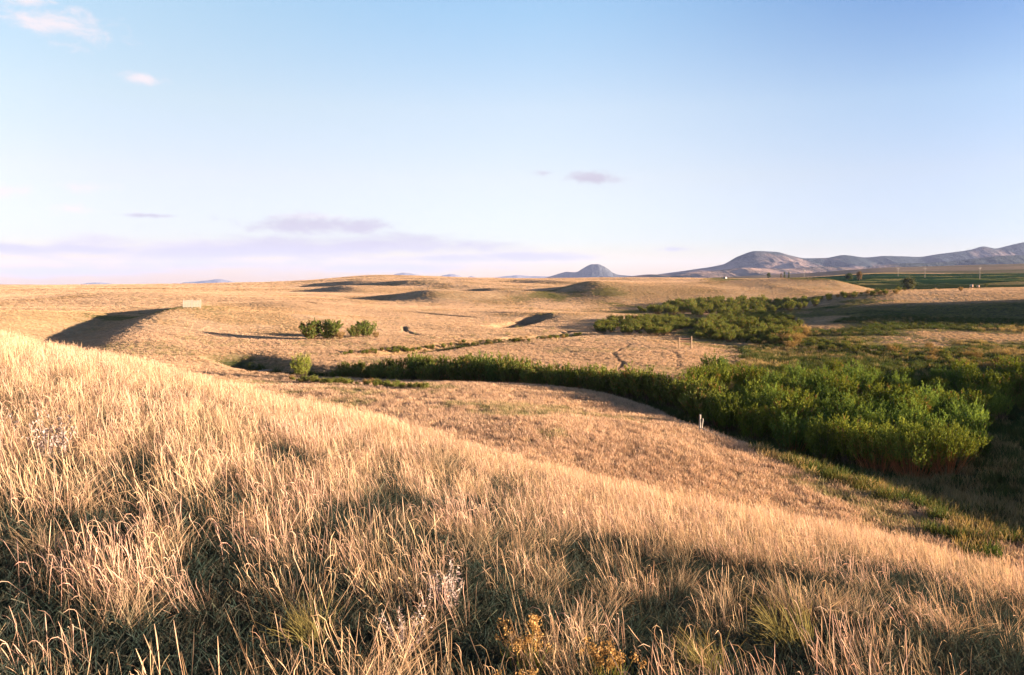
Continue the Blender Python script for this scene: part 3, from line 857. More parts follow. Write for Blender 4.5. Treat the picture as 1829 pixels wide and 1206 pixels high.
def sagebrush():
    n = 5000
    a = rng.uniform(-.62, .62, n); r = 150 + 560 * rng.uniform(0, 1, n) ** 1.2
    x, y = r * np.sin(a), r * np.cos(a)
    d = fbm(x / 45, y / 60, 3, 97)
    g = veg_colour(x, y, hz(x, y))
    k = (rng.uniform(0, 1, n) < np.clip(.25 + 1.3 * d, .04, 1)) & (g[:, 0] > .2)
    x, y = x[k], y[k]; n = len(x)
    scatter('sagebrush', 'scattered low sagebrush dotting the far prairie', [far_tuft(2), far_tuft(3), far_tuft(0)], M_straw, np.stack([x, y, hz(x, y)], -1),
            np.stack([np.zeros(n), np.zeros(n), rng.uniform(0, 6.28, n)], -1), rng.uniform(.8, 2.1, n), rng.choice([0, 1, 1, 2], n))
sagebrush()

def sedge():
    n = 52000
    r = 24 + (230 - 24) * rng.uniform(0, 1, n) ** 1.3; a = rng.uniform(-.3, .68, n)
    x, y = r * np.sin(a), r * np.cos(a)
    z = hz(x, y)
    g = veg_colour(x, y, z)
    k = (g[:, 0] < .21) & (hill(x, y) - base(x, y) < 1.1)
    x, y, z = x[k], y[k], z[k]; n = len(x)
    m = fbm(x / 11, y / 13, 3, 95)
    u = rng.uniform(0, 1, n)
    idx = np.where(m + rng.normal(0, .2, n) > .3, 2, np.where(u < .55, 0, 1))
    sc = rng.uniform(.6, 1.3, n)
    scatter('marsh_grass', 'dark green and rusty sedge covering the damp valley floor', [sedge_tuft(k) for k in range(3)], M_leaf, np.stack([x, y, z], -1),
            np.stack([np.zeros(n), np.zeros(n), rng.uniform(0, 6.28, n)], -1), sc, idx)
sedge()
# ------------------------------------------------------------------ willow shrubs
RED, BARK = A([.34, .14, .06]), A([.16, .11, .07])
def willow_mesh(seed, h, w, stem_col, leaf_a, leaf_b, n_stem=58, n_leaf=4600, leaf_len=.17, bare=.25, upright=1.0, dry=.0):
    """many stems fanning out of one root stock; leaves set along their upper parts and side shoots"""
    g = np.random.default_rng(seed)
    az = g.uniform(0, 2 * np.pi, n_stem); rr = np.sqrt(g.uniform(0, 1, n_stem))
    k = 9; s = np.linspace(0, 1, k)
    lump = 1 + .18 * np.sin(az * 2 + seed) + .14 * np.sin(az * 3 + seed * 2.3)
    L = h * (1.04 - .30 * rr**2) * g.uniform(.74, 1.08, n_stem)
    out_r = w * .5 * rr * lump
    r0 = out_r * .35
    rad = r0[:, None] + (out_r - r0)[:, None] * (s[None] ** .8)
    zz = L[:, None] * (s[None] * 1.0)
    p = np.stack([rad * np.cos(az)[:, None], rad * np.sin(az)[:, None], zz], -1)
    p += np.concatenate([np.zeros((n_stem, 1, 3)), g.normal(0, .035 * h, (n_stem, k - 1, 3)) * A([1, 1, .2])], 1).cumsum(1) * .5
    p[:, 0, 2] = -.08
    wd = np.interp(s, [0, 1], [.034, .010])[None] * g.uniform(.7, 1.3, (n_stem, 1))
    sc = stem_col[None, None] * g.uniform(.6, 1.3, (n_stem, 1, 1)) * np.ones((1, k, 1))
    st = merge([ribbons(p, wd, sc, az + 1.57), ribbons(p, wd, sc, az)])
    # shoots
    ns = n_stem * 9
    si = g.integers(0, n_stem, ns); t = bare + (1 - bare) * g.uniform(0, 1, ns) ** .75
    fi = t * (k - 1); i0 = np.minimum(fi.astype(int), k - 2); f = (fi - i0)[:, None]
    b = p[si, i0] * (1 - f) + p[si, i0 + 1] * f
    sd_az = az[si] + g.normal(0, 1.3, ns); tilt = g.uniform(.15, .85, ns) / upright
    sl = h * g.uniform(.08, .24, ns)
    sdir = np.stack([np.sin(tilt) * np.cos(sd_az), np.sin(tilt) * np.sin(sd_az), np.cos(tilt)], -1)
    # leaves on shoots
    nl = n_leaf
    q = g.integers(0, ns, nl); u = g.uniform(0, 1.05, nl)[:, None]
    c = b[q] + sdir[q] * (sl[q][:, None] * u) + g.normal(0, .03 * h * .3, (nl, 3))
    la = g.uniform(0, 6.283, nl); lt = g.uniform(.1, 1.15, nl)
    ld = np.stack([np.sin(lt) * np.cos(la), np.sin(lt) * np.sin(la), np.cos(lt)], -1) + sdir[q] * .8
    ld /= np.linalg.norm(ld, axis=1, keepdims=True)
    sidev = np.cross(ld, g.normal(0, 1, (nl, 3))); sidev /= np.linalg.norm(sidev, axis=1, keepdims=True) + 1e-9
    ll = leaf_len * g.uniform(.6, 1.25, nl)[:, None]; lw = ll * g.uniform(.26, .44, nl)[:, None]
    v = np.stack([c, c + ld * ll * .5 + sidev * lw * .5, c + ld * ll, c + ld * ll * .5 - sidev * lw * .5], 1)
    v[..., 2] = np.maximum(v[..., 2], .03)
    shoot_mix = g.uniform(0, 1, ns)[q][:, None] * .7 + g.uniform(0, 1, (nl, 1)) * .3
    col = leaf_a[None] * (1 - shoot_mix) + leaf_b[None] * shoot_mix
    dm = (g.uniform(0, 1, ns) < dry)[q][:, None]
    col = np.where(dm, A([.26, .16, .06])[None] * g.uniform(.6, 1.2, (nl, 1)), col)
    vq = np.arange(nl * 4).reshape(-1, 4)
    return st, (v.reshape(-1, 3), vq, np.repeat(col, 4, 0))

GA, GB = A([.040, .075, .018]), A([.235, .265, .050])
HUE = [A([1, 1, 1]), A([.78, .92, 1.05]), A([1.02, .98, .85])]
def variant(name, *a, **kw):
    st, lf = willow_mesh(*a, **kw)
    return (mesh_from(name + '_stems', st[0], quads=st[1], cols=st[2], mat=M_bark), mesh_from(name + '_crown', lf[0], quads=lf[1], cols=lf[2], mat=M_leaf))
WIL = [variant('willow', 11 + k, 3.1 + .25 * (k % 3), 3.4 + .4 * (k % 2), (BARK, RED)[k % 2] * .8, GA * HUE[k % 3], GB * HUE[k % 3] * (1, .7)[k // 3], n_leaf=7800, dry=(0, 0, .06, .03, 0, .1)[k]) for k in range(6)]
REDW = [variant('red_willow', 41 + k, 3.7, 4.4, RED * 1.25, GA, GB * 1.1, n_stem=110, n_leaf=9000, bare=.40) for k in range(2)]
HEDGE = [variant('hedge_willow', 61 + k, 2.3, 2.8, BARK, A([.055, .08, .022]), A([.21, .23, .058]), n_leaf=6000, dry=.1) for k in range(4)]
BUSH = [variant('bush', 81 + k, 2.2, 3.0, A([.30, .22, .14]), A([.07, .10, .028]), A([.19, .22, .06]), n_leaf=7500, leaf_len=.19, dry=(.0, .08, .3)[k], bare=.04, upright=.7) for k in range(3)]
YELLOW = variant('yellow_bush', 95, 3.0, 2.7, BARK, A([.11, .15, .03]), A([.25, .26, .05]), n_leaf=4200, bare=.15)
TANB = [variant('tan_bush', 101 + k, 1.9, 2.8, A([.25, .16, .09]), A([.20, .15, .06]), A([.34, .24, .11]), n_leaf=2600, dry=.4, bare=.1) for k in range(2)]

def shrub(var, x, y, s, rz, label, group=None, name='willow_shrub', cat='willow', sq=1.0, dz=0.0):
    o = bpy.data.objects.new(name, None); COL.objects.link(o)
    o.location = (x, y, float(hz(np.array([x]), np.array([y]))[0]) + dz)
    o.rotation_euler = (0, 0, rz); o.scale = (s, s, s * sq)
    o['label'] = label; o['category'] = cat
    if group: o['group'] = group
    link('stems', var[0], o); link('crown', var[1], o)
    return o
def poisson(poly, dmin, seed, tries=9000, grow=0.0):
    g = np.random.default_rng(seed)
    P = np.array(poly); lo, hi = P.min(0), P.max(0)
    c = g.uniform(lo, hi, (tries, 2)); c = c[inside(c[:, 0], c[:, 1], poly)]
    keep = []
    for p in c:
        dm = dmin * (1 + grow * max(0, p[1] - 70) / 60)
        if all((p[0] - q[0]) ** 2 + (p[1] - q[1]) ** 2 > dm * dm for q in keep): keep.append(p)
    return keep
prr = random.Random(5)
# the big clump in front, with bare red stems along its foot
for (px, py, v, s, lab) in [(1640, 856, 0, 1.0, 'tall willow clump with bare red stems, nearest the grassy slope'),
                            (1700, 846, 1, .92, 'rounded willow with red stems at the right end of the front clump'),
                            (1575, 846, 1, .95, 'willow with dark red stems left of the nearest tall clump')]:
    (x, y), = ground_at(px, py + 8, 26)
    shrub(REDW[v], x, y + .6, s * .86, prr.uniform(0, 6), lab, 'willows along the front of the thicket')
for (px, py, k, s, lab) in [(1480, 832, 0, .98, 'leafy green willow at the left corner of the front thicket, thin pale stems below'),
                            (1525, 838, 2, 1.0, 'dark green willow between the left corner willow and the red stemmed clump'),
                            (1752, 822, 4, .62, 'small loose willow sapling at the right edge of the front thicket')]:
    (x, y), = ground_at(px, py + 4, 26)
    shrub(WIL[k], x, y + .6, s * .9, prr.uniform(0, 6), lab, 'willows along the front of the thicket')
THICKET = pl([(1255, 742), (1320, 778), (1400, 806), (1470, 822), (1560, 838), (1690, 838), (1745, 800), (1775, 760), (1829, 748), (2080, 770), (2060, 706), (1829, 703), (1650, 690), (1500, 680), (1400, 674), (1310, 680), (1235, 694)], -11.6)
pts = poisson(THICKET, 2.3, 3, grow=.45)
pts = [p for p in pts if float(fbm(np.array([p[0] / 6]), np.array([p[1] / 5]), 2, 311)[0]) > -.75]
pts.sort(key=lambda p: p[1])
for i, (x, y) in enumerate(pts[:210]):
    s = prr.uniform(.58, .96) * (1 + .45 * float(fbm(np.array([x / 7]), np.array([y / 6]), 2, 301)[0]))
    s *= 1 - .22 * min(1, max(0, (y - 62) / 30))
    shrub(WIL[prr.randrange(6)], x, y, s, prr.uniform(0, 6.28), 'green willow packed among others in the dense valley thicket', 'willows of the dense valley thicket')
rest = pts[210:]
# hedge of low willows in the creek bed under the cut bank
cd_ = [math.dist(CREEK[i], CREEK[i + 1]) for i in range(len(CREEK) - 1)]
def along(pts_, d):
    for i in range(len(pts_) - 1):
        L = math.dist(pts_[i], pts_[i + 1])
        if d <= L or i == len(pts_) - 2:
            f = d / L
            return (pts_[i][0] + (pts_[i + 1][0] - pts_[i][0]) * f, pts_[i][1] + (pts_[i + 1][1] - pts_[i][1]) * f)
        d -= L
d0 = sum(cd_[:2]) + 3.5; d1 = sum(cd_[:10])
d = d0; i = 0
while d < d1:
    f = (d - d0) / (d1 - d0)
    for row in range(3 if f < .45 else 2):
        x, y = along(CREEK, d + prr.uniform(-.6, .6))
        y += (row - .35) * 2.3 + prr.uniform(-.5, .5)
        v = HEDGE[prr.randrange(4)] if prr.random() > .35 * f else WIL[prr.randrange(6)]
        s = (.70 + .52 * min(1, f * 2.6)) * prr.uniform(.8, 1.12) * (1 if v in HEDGE else .72)
        shrub(v, x, y, s, prr.uniform(0, 6.28), 'low willow in the long hedge row below the pale meadow', 'willows of the creek hedge row')
    d += 2.0
# bushes standing alone on the dry slope
for (px, py, z, v, s, sq, lab) in [
    (555, 607, -10.5, 1, 1.45, .88, 'dark green bush on the dry slope, left one of the touching pair'),
    (585, 606, -10.5, 0, 1.40, .92, 'bright green bush on the dry slope, right one of the touching pair'),
    (634, 603, -10.4, 1, .80, 1.1, 'small narrow bush just left of the rounded bush on the slope'),
    (655, 602, -10.4, 0, 1.08, 1.05, 'rounded green bush at the right end of the slope bushes')]:
    (x, y), = ground_at(px, py, 60)
    shrub(BUSH[v], x, y, s * 1.05, prr.uniform(0, 6), lab, 'bushes on the dry slope', 'bush', 'bush', sq)
for (px, py, z, v, s, lab) in [(606, 607, -10.5, 1, .7, 'straw coloured brush at the right foot of the bush pair'), (672, 603, -10.4, 0, .5, 'small tan brush right of the rounded slope bush')]:
    (x, y), = ground_at(px, py, 60)
    shrub(TANB[v], x, y, s, 1.0, lab, None, 'dry_bush', 'bush')
(x, y), = ground_at(540, 676, 50)
shrub(YELLOW, x, y, .86, .4, 'lone yellow green bush at the left end of the creek bed', None, 'yellow_bush', 'bush')
# creekside belts farther up the valley
BELTS = [([(1062, 592), (1085, 574), (1150, 571), (1215, 572), (1240, 584), (1180, 600), (1110, 598)], 2.1, HEDGE, .62, -10.3, 'shaggy green bush of the belt behind the pale meadow', 'bushes behind the pale meadow'),
         ([(1245, 606), (1250, 582), (1290, 566), (1345, 560), (1400, 572), (1432, 590), (1425, 622), (1340, 616)], 2.4, HEDGE, .80, -10.3, 'bushy willow on the sunlit knoll at the bend of the valley', 'bushes on the sunlit knoll'),
         ([(1380, 612), (1430, 592), (1440, 600), (1415, 625)], 2.2, TANB, .85, -10.2, 'tan dry bush on the right flank of the sunlit knoll', 'tan bushes of the knoll'),
         ([(1150, 561), (1200, 546), (1330, 537), (1470, 545), (1380, 561), (1260, 567)], 4.2, HEDGE, 1.0, -9.4, 'dark green bush of the far creek belt', 'bushes of the far creek belt'),
         ([(1440, 622), (1600, 642), (1829, 676), (1829, 655), (1640, 632), (1450, 608)], 2.4, HEDGE, .42, -10.9, 'low sunlit bush in the strip behind the dense thicket', 'low bushes behind the thicket'),
         ([(1560, 636), (1829, 668), (1829, 640), (1640, 618)], 4.0, TANB, .6, -10.7, 'rusty dry bush right of the sunlit strip', 'rusty bushes beyond the thicket')]
far_rest = []
for bi, (poly, dm, var, s, z, lab, grp) in enumerate(BELTS):
    q = poisson(gp(poly), dm, 20 + bi, 4000)
    q.sort(key=lambda p: p[1])
    lim = (60, 76, 16, 50, 60, 26)[bi]
    prr.shuffle(q)
    for j, (x, y) in enumerate(q):
        if j < lim:
            shrub(var[prr.randrange(len(var))], x, y, s * prr.choice((.55, .8, 1.0, 1.0, 1.35)) * prr.uniform(.85, 1.15), prr.uniform(0, 6.28), lab, grp, 'creek_bush', 'bush', prr.uniform(.55, .95))
        else:
            far_rest.append((x, y, s * prr.uniform(.7, 1.2), 1 if var is TANB else 0))
# scraps of brush along the far creek and the small bank, and the thicket out of the frame: one mass
for (a, b, n, z, s) in [((610, 634), (760, 626), 40, -10.7, .22), ((760, 624), (1040, 600), 60, -10.5, .25), ((1380, 545), (1620, 521), 60, -7, .6), ((1140, 556), (1420, 540), 40, -9, .5), ((520, 682), (760, 696), 60, -11.2, .25)]:
    for k in range(n):
        f = prr.random()
        (x, y), = ground_at(a[0] + (b[0] - a[0]) * f, a[1] + (b[1] - a[1]) * f + prr.uniform(-3, 3), 50)
        far_rest.append((x, y, s * prr.uniform(.6, 1.3), 1 if prr.random() < .3 else 0))
far_rest += [(x, y, prr.uniform(.66, 1), 0) for x, y in rest]
fr = np.array(far_rest)
def joined(v):
    out = []
    for me in v:
        n = len(me.vertices); co = np.zeros(n * 3, np.float32); me.vertices.foreach_get('co', co)
        c = np.zeros(n * 4, np.float32); me.attributes['col'].data.foreach_get('color', c)
        q = np.zeros(len(me.loops), np.int32); me.loops.foreach_get('vertex_index', q)
        out.append((co.reshape(-1, 3), q.reshape(-1, 4), c.reshape(-1, 4)[:, :3]))
    return merge(out)
n = len(fr)
scatter('undergrowth', 'low green and tan brush lining the far creek and banks', [joined(HEDGE[0]), joined(TANB[0])], M_leaf, np.stack([fr[:, 0], fr[:, 1], hz(fr[:, 0], fr[:, 1])], -1),
        np.stack([np.zeros(n), np.zeros(n), rng.uniform(0, 6.28, n)], -1), fr[:, 2], fr[:, 3].astype(int))
print('SHRUBS', len(pts), len(fr), sum(o.name.startswith(('willow_shrub', 'creek_bush')) for o in bpy.data.objects))
# ------------------------------------------------------------------ things on the land
def wood_material(name, c, rough=.8, grain=18):
    m, t, out = new_mat(name)
    geo = t.n('ShaderNodeNewGeometry')
    n = t.noise(geo.outputs['Position'], grain, 5, .6)
    b = t.n('ShaderNodeBsdfPrincipled'); b.inputs['Roughness'].default_value = rough
    t.l(t.mix(1.0, t.ramp(n, [(.3, tuple(x * .65 for x in c)), (.7, c)]), (1, 1, 1), 'MULTIPLY'), b.inputs['Base Color'])
    t.l(b.outputs[0], out.inputs[0])
    return m
M_grey = wood_material('weathered_wood', (.42, .37, .31))
M_pale = wood_material('pale_boards', (.37, .315, .26))
M_pole = wood_material('pole_wood', (.34, .28, .22))
M_rust = wood_material('red_brown_rail', (.30, .15, .09))
M_tanw = wood_material('tan_post', (.33, .22, .125))
M_hay = wood_material('hay', (.50, .37, .24), 1.0, 9)
M_wrap = wood_material('hay_end', (.26, .15, .10), 1.0, 7)
M_white = wood_material('white_paint', (.34, .27, .23), .6, 3)
M_roof = wood_material('roof_metal', (.40, .34, .32), .6, 3)
M_glassp = wood_material('ceramic', (.55, .58, .56), .3, 3)
M_tree = M_leaf

def bm_box(bm, c, s, rot=None, bev=0.0):
    r = bmesh.ops.create_cube(bm, size=1.0)
    vs = r['verts']
    for v in vs: v.co = Vector((v.co.x * s[0], v.co.y * s[1], v.co.z * s[2]))
    if bev:
        es = list({e for v in vs for e in v.link_edges})
        rb = bmesh.ops.bevel(bm, geom=es, offset=bev, segments=1, affect='EDGES')
        vs = list({v for f in rb['faces'] for v in f.verts} | {v for v in vs if v.is_valid})
    for v in vs:
        if rot: v.co = rot @ v.co
        v.co += Vector(c)
def bm_pole(bm, p, q, r0, r1, seg=10, wob=0.0, rings=5, rr=random.Random(3)):
    p, q = Vector(p), Vector(q); ax = (q - p).normalized()
    a = ax.orthogonal().normalized(); b = ax.cross(a)
    prev = None
    for i in range(rings + 1):
        f = i / rings; c = p.lerp(q, f) + a * rr.uniform(-wob, wob) + b * rr.uniform(-wob, wob); r = r0 + (r1 - r0) * f
        ring = [bm.verts.new(c + (a * math.cos(t * 6.28318 / seg) + b * math.sin(t * 6.28318 / seg)) * r * rr.uniform(1 - wob * 2, 1 + wob * 2)) for t in range(seg)]
        if prev:
            for t in range(seg): bm.faces.new((prev[t], prev[(t + 1) % seg], ring[(t + 1) % seg], ring[t]))
        else: bm.faces.new(ring[::-1])
        prev = ring
    bm.faces.new(prev)
def finish(bm, name, mat, parent=None, smooth=False, **props):
    me = bpy.data.meshes.new(name); bmesh.ops.recalc_face_normals(bm, faces=bm.faces); bm.to_mesh(me); bm.free()
    me.materials.append(mat)
    if smooth: me.polygons.foreach_set('use_smooth', [True] * len(me.polygons))
    return link(name, me, parent, **props)
def root(name, x, y, rz, label, cat, group=None, dz=0.0):
    o = bpy.data.objects.new(name, None); COL.objects.link(o)
    o.location = (x, y, float(hz(np.array([x]), np.array([y]))[0]) + dz); o.rotation_euler = (0, 0, rz)
    o['label'] = label; o['category'] = cat
    if group: o['group'] = group
    return o
def part(fn, name, mat, parent, **kw):
    bm = bmesh.new(); fn(bm); return finish(bm, name, mat, parent, **kw)
def gz(o, lx, ly):
    """height of the ground below a point of the thing, in the thing's own space"""
    w = Matrix.Translation(o.location) @ Matrix.Rotation(o.rotation_euler.z, 4, 'Z') @ Vector((lx, ly, 0))
    return float(hz(np.array([w.x]), np.array([w.y]))[0]) - o.location.z

# board windbreak on the crest of the left mound
(x, y), = ground_at(343, 550, 60)
wb = root('windbreak_fence', x, y, .38, 'pale board fence panel standing on the crest of the left knoll', 'fence')
for k, lx in enumerate((-1.72, 0.0, 1.72)):
    part(lambda bm: bm_pole(bm, (lx, .09, gz(wb, lx, .09) - .3), (lx, .09, 1.85), .075, .07), 'post', M_grey, wb)
for lz in (.45, 1.35):
    part(lambda bm: bm_box(bm, (0, .0, lz), (3.75, .04, .12), bev=.006), 'rail', M_grey, wb)
wr = random.Random(8)
for k in range(12):
    lx = -1.76 + k * .32
    h = 1.55 + wr.uniform(-.06, .06)
    part(lambda bm: bm_box(bm, (lx, -.036, .14 + h / 2), (.255, .026, h), Matrix.Rotation(wr.uniform(-.015, .015), 3, 'Y'), .004), 'board', M_pale, wb)

# wooden brace at the edge of the pale meadow
(x, y), = ground_at(1224, 623, 60)
hb = root('fence_brace', x, y, .10, 'sunlit wooden fence brace of two posts and rails at the meadow edge', 'fence brace')
for lx, tall in ((-1.0, 1.75), (1.0, 1.95)):
    part(lambda bm: bm_pole(bm, (lx, 0, gz(hb, lx, 0) - .35), (lx, 0, tall), .12, .105, wob=.008), 'post', M_tanw, hb)
for lz in (1.55, 1.1):
    part(lambda bm: bm_pole(bm, (-.92, .0, lz), (.92, .0, lz + .03), .09, .085, wob=.006), 'rail', M_rust, hb)

# grey broken brace in the shade before the thicket
(x, y), = ground_at(1250, 774, 40)
gb = root('broken_fence', x, y, -.25, 'grey forked post with a fallen rail in shade before the thicket', 'fence post')
part(lambda bm: bm_pole(bm, (0, 0, -.3), (.02, 0, 1.25), .075, .06, wob=.01), 'post', M_grey, gb)
part(lambda bm: bm_pole(bm, (.12, .05, .35), (.2, .03, .98), .05, .04, wob=.01), 'brace', M_grey, gb)
part(lambda bm: bm_pole(bm, (.12, -.06, .34), (1.5, -.15, gz(gb, 1.5, -.15) + .10), .045, .04, wob=.01), 'rail', M_grey, gb)

# bleached log at the head of the creek
(x, y), = ground_at(474, 666, 40)
lg = root('fallen_log', x, y, -.5, 'bleached fallen log on the bank left of the yellow green bush', 'log')
part(lambda bm: bm_pole(bm, (-1.15, 0, gz(lg, -1.15, 0) + .12), (1.15, 0, gz(lg, 1.15, 0) + .10), .13, .085, wob=.02, rings=8), 'trunk', M_pale, lg)
part(lambda bm: bm_pole(bm, (-.5, 0, .16), (-.9, .35, .42), .05, .02, wob=.01), 'branch', M_pale, lg)

# round bales on the right-hand rise
def bale(px, py, s, rz, label):
    (x, y), = ground_at(px, py, 60)
    o = root('hay_bale', x, y, rz, label, 'hay bale', 'round hay bales on the rise')
    def body(bm):
        n = 28; g = random.Random(px)
        rings = []
        for k, f in enumerate((-.5, -.47, -.3, -.1, .1, .3, .47, .5)):
            rad = .80 * s * (.955 if abs(f) == .5 else 1)
            rings.append([bm.verts.new((1.45 * s * f, math.cos(t * 6.2832 / n) * rad * g.uniform(.985, 1.015), .78 * s + math.sin(t * 6.2832 / n) * rad * g.uniform(.985, 1.015))) for t in range(n)])
        for a, b in zip(rings, rings[1:]):
            for t in range(n): bm.faces.new((a[t], a[(t + 1) % n], b[(t + 1) % n], b[t]))
    part(body, 'roll', M_hay, o, smooth=True)
    for sgn in (-1, 1):
        def end(bm):
            n = 28; prev = None
            for r, d in ((.764, 0), (.5, .02), (.2, .03)):
                ring = [bm.verts.new((sgn * (.725 + d) * s, math.cos(t * 6.2832 / n) * r * s, .78 * s + math.sin(t * 6.2832 / n) * r * s)) for t in range(n)]
                if prev:
                    for t in range(n): bm.faces.new((prev[t], prev[(t + 1) % n], ring[(t + 1) % n], ring[t]))
                prev = ring
            bm.faces.new(prev)
        part(end, 'end', M_wrap, o)
bale(1735, 513.5, 1.05, 2.35, 'larger pale round hay bale at the left end of the right rise')
bale(1747, 513.5, .85, 2.1, 'smaller tan round hay bale beside the larger pale bale')
(x, y), = ground_at(1761, 512.5, 60)
shrub(BUSH[1], x, y, .75, .5, 'dark low bush beside the two round hay bales', None, 'bush', 'bush')

# utility poles along the far road
def pole(px, py, h, y, label):
    x = (px - CX) / F * y
    o = root('utility_pole', x, y, .25, label, 'utility pole', 'utility poles along the far road')
    w = .30
    part(lambda bm: bm_pole(bm, (0, 0, -.5), (0, 0, h), w * .62, w * .42, 8, rings=3), 'pole', M_pole, o)
    ca = part(lambda bm: bm_box(bm, (0, -.2, h - .8), (2.6, .14, .18), bev=.01), 'crossarm', M_pole, o)
    for lx in (-1.15, 0.0, 1.15):
        part(lambda bm: bm_pole(bm, (lx, -.2, h - .71), (lx, -.2, h - .45), .07, .04, 8, rings=2), 'insulator', M_glassp, ca)
for a in [(1436, 499, 8.2, 760, 'utility pole farthest left, above the tan mound'), (1604, 498, 8.0, 780, 'utility pole just left of the round dark tree'),
          (1652, 500, 8.6, 720, 'utility pole right of the round dark tree'), (1750, 507, 9.0, 620, 'utility pole rising behind the hay bales')]:
    pole(*a)

# far trees: trunk, limbs, crown of many leaf clumps
def tree(px, y, h, w, label, seed, conical=False, col=(A([.035, .055, .025]), A([.085, .11, .04])), name='tree'):
    x = (px - CX) / F * y
    o = root(name, x, y, 0, label, 'tree', 'trees along the far fields')
    g = np.random.default_rng(seed)
    def tr(bm):
        bm_pole(bm, (0, 0, -.4), (.1, 0, h * .62), h * .035, h * .014, 8, rings=5, wob=.02)
        for k in range(7):
            a = g.uniform(0, 6.28); z0 = h * g.uniform(.18, .5)
            bm_pole(bm, (0, 0, z0), (math.cos(a) * w * .33, math.sin(a) * w * .33, z0 + h * g.uniform(.15, .3)), h * .014, h * .005, 6, rings=3, wob=.02)
    part(tr, 'trunk', wood_bark, o)
    nc = 46; pts_ = []
    for k in range(nc):
        zz = g.uniform(.16, 1.0); rmax = (1.02 - zz) if conical else math.sqrt(max(.05, 1 - ((zz - .55) / .5) ** 2))
        a = g.uniform(0, 6.28); r = rmax * w * .5 * math.sqrt(g.uniform(0, 1)) * .8
        pts_.append((r * math.cos(a), r * math.sin(a), zz * h * .94))
    pts_ = np.array(pts_)
    nl = 3200
    q = g.integers(0, nc, nl)
    c = pts_[q] + g.normal(0, 1, (nl, 3)) * w * A([.085, .085, .07])
    ld = g.normal(0, 1, (nl, 3)); ld /= np.linalg.norm(ld, axis=1, keepdims=True); sv = np.cross(ld, g.normal(0, 1, (nl, 3))); sv /= np.linalg.norm(sv, axis=1, keepdims=True)
    ll = w * .085 * g.uniform(.6, 1.3, (nl, 1))
    v = np.stack([c, c + ld * ll * .5 + sv * ll * .25, c + ld * ll, c + ld * ll * .5 - sv * ll * .25], 1).reshape(-1, 3)
    m_ = g.uniform(0, 1, nc)[q][:, None]
    cc = np.repeat(col[0] * (1 - m_) + col[1] * m_, 4, 0)
    link('crown', mesh_from('crown', v, quads=np.arange(nl * 4).reshape(-1, 4), cols=cc, mat=M_leaf), o)
wood_bark = wood_material('tree_bark', (.12, .09, .06))
tree(1622, 450, 6.6, 7.4, 'round dark tree in the hollow before the green field', 401, col=(A([.05, .06, .03]), A([.11, .11, .05])))
tree(1373, 900, 8.0, 4.2, 'lone dark tree at the left of the far row', 402)
tree(1395, 880, 6.4, 2.2, 'thin rusty tree between the dark trees of the far row', 403, col=(A([.14, .09, .05]), A([.24, .15, .08])))
tree(1401, 900, 8.4, 3.0, 'narrow dark tree, left one of the close pair in the far row', 404, True)
tree(1409, 905, 7.8, 3.0, 'narrow dark tree, right one of the close pair in the far row', 405, True)
tree(1535, 640, 7.0, 4.4, 'rust tinged small tree above the right end of the tan mound', 406, col=(A([.10, .07, .04]), A([.20, .13, .06])))
tree(1517, 700, 4.0, 7.0, 'low dark tree left of the rust tinged tree', 407)
(x, y), = ground_at(1716, 520, 60)
shrub(TANB[1], x, y, .7, .5, 'tan brush on the slope below the hay bales', None, 'dry_bush', 'bush')

# small white house far off under the foothills
def house(px, y, label):
    x = (px - CX) / F * y
    o = root('farm_shed', x, y, .5, label, 'shed')
    def walls(bm):
        w, d, h = 3.2, 4.6, 2.3
        p = [(-w, -d), (w, -d), (w, d), (-w, d)]
        lo = [bm.verts.new((a * .5, b * .5, -.4)) for a, b in p]; hi = [bm.verts.new((a * .5, b * .5, h)) for a, b in p]
        g1 = bm.verts.new((0, -d * .5, h + 1.0)); g2 = bm.verts.new((0, d * .5, h + 1.0))
        bm.faces.new((lo[0], lo[1], hi[1], g1, hi[0])); bm.faces.new((lo[2], lo[3], hi[3], g2, hi[2]))
        bm.faces.new((lo[1], lo[2], hi[2], hi[1])); bm.faces.new((lo[3], lo[0], hi[0], hi[3]))
    o.scale = (.8, .8, .8)
    part(walls, 'wall', M_white, o)
    def roof(bm):
        for sg in (-1, 1):
            v = [bm.verts.new(q) for q in ((0, -2.5, 3.42), (0, 2.5, 3.42), (sg * 1.85, 2.5, 2.24), (sg * 1.85, -2.5, 2.24))]
            f = bm.faces.new(v); 
        bmesh.ops.solidify(bm, geom=bm.faces[:], thickness=.08)
    part(roof, 'roof', M_roof, o)
    part(lambda bm: bm_box(bm, (.3, -2.33, .9), (.9, .06, 1.9), bev=.01), 'door', M_roof, o)
house(1295, 960, 'tiny pale shed far off at the foot of the hills')

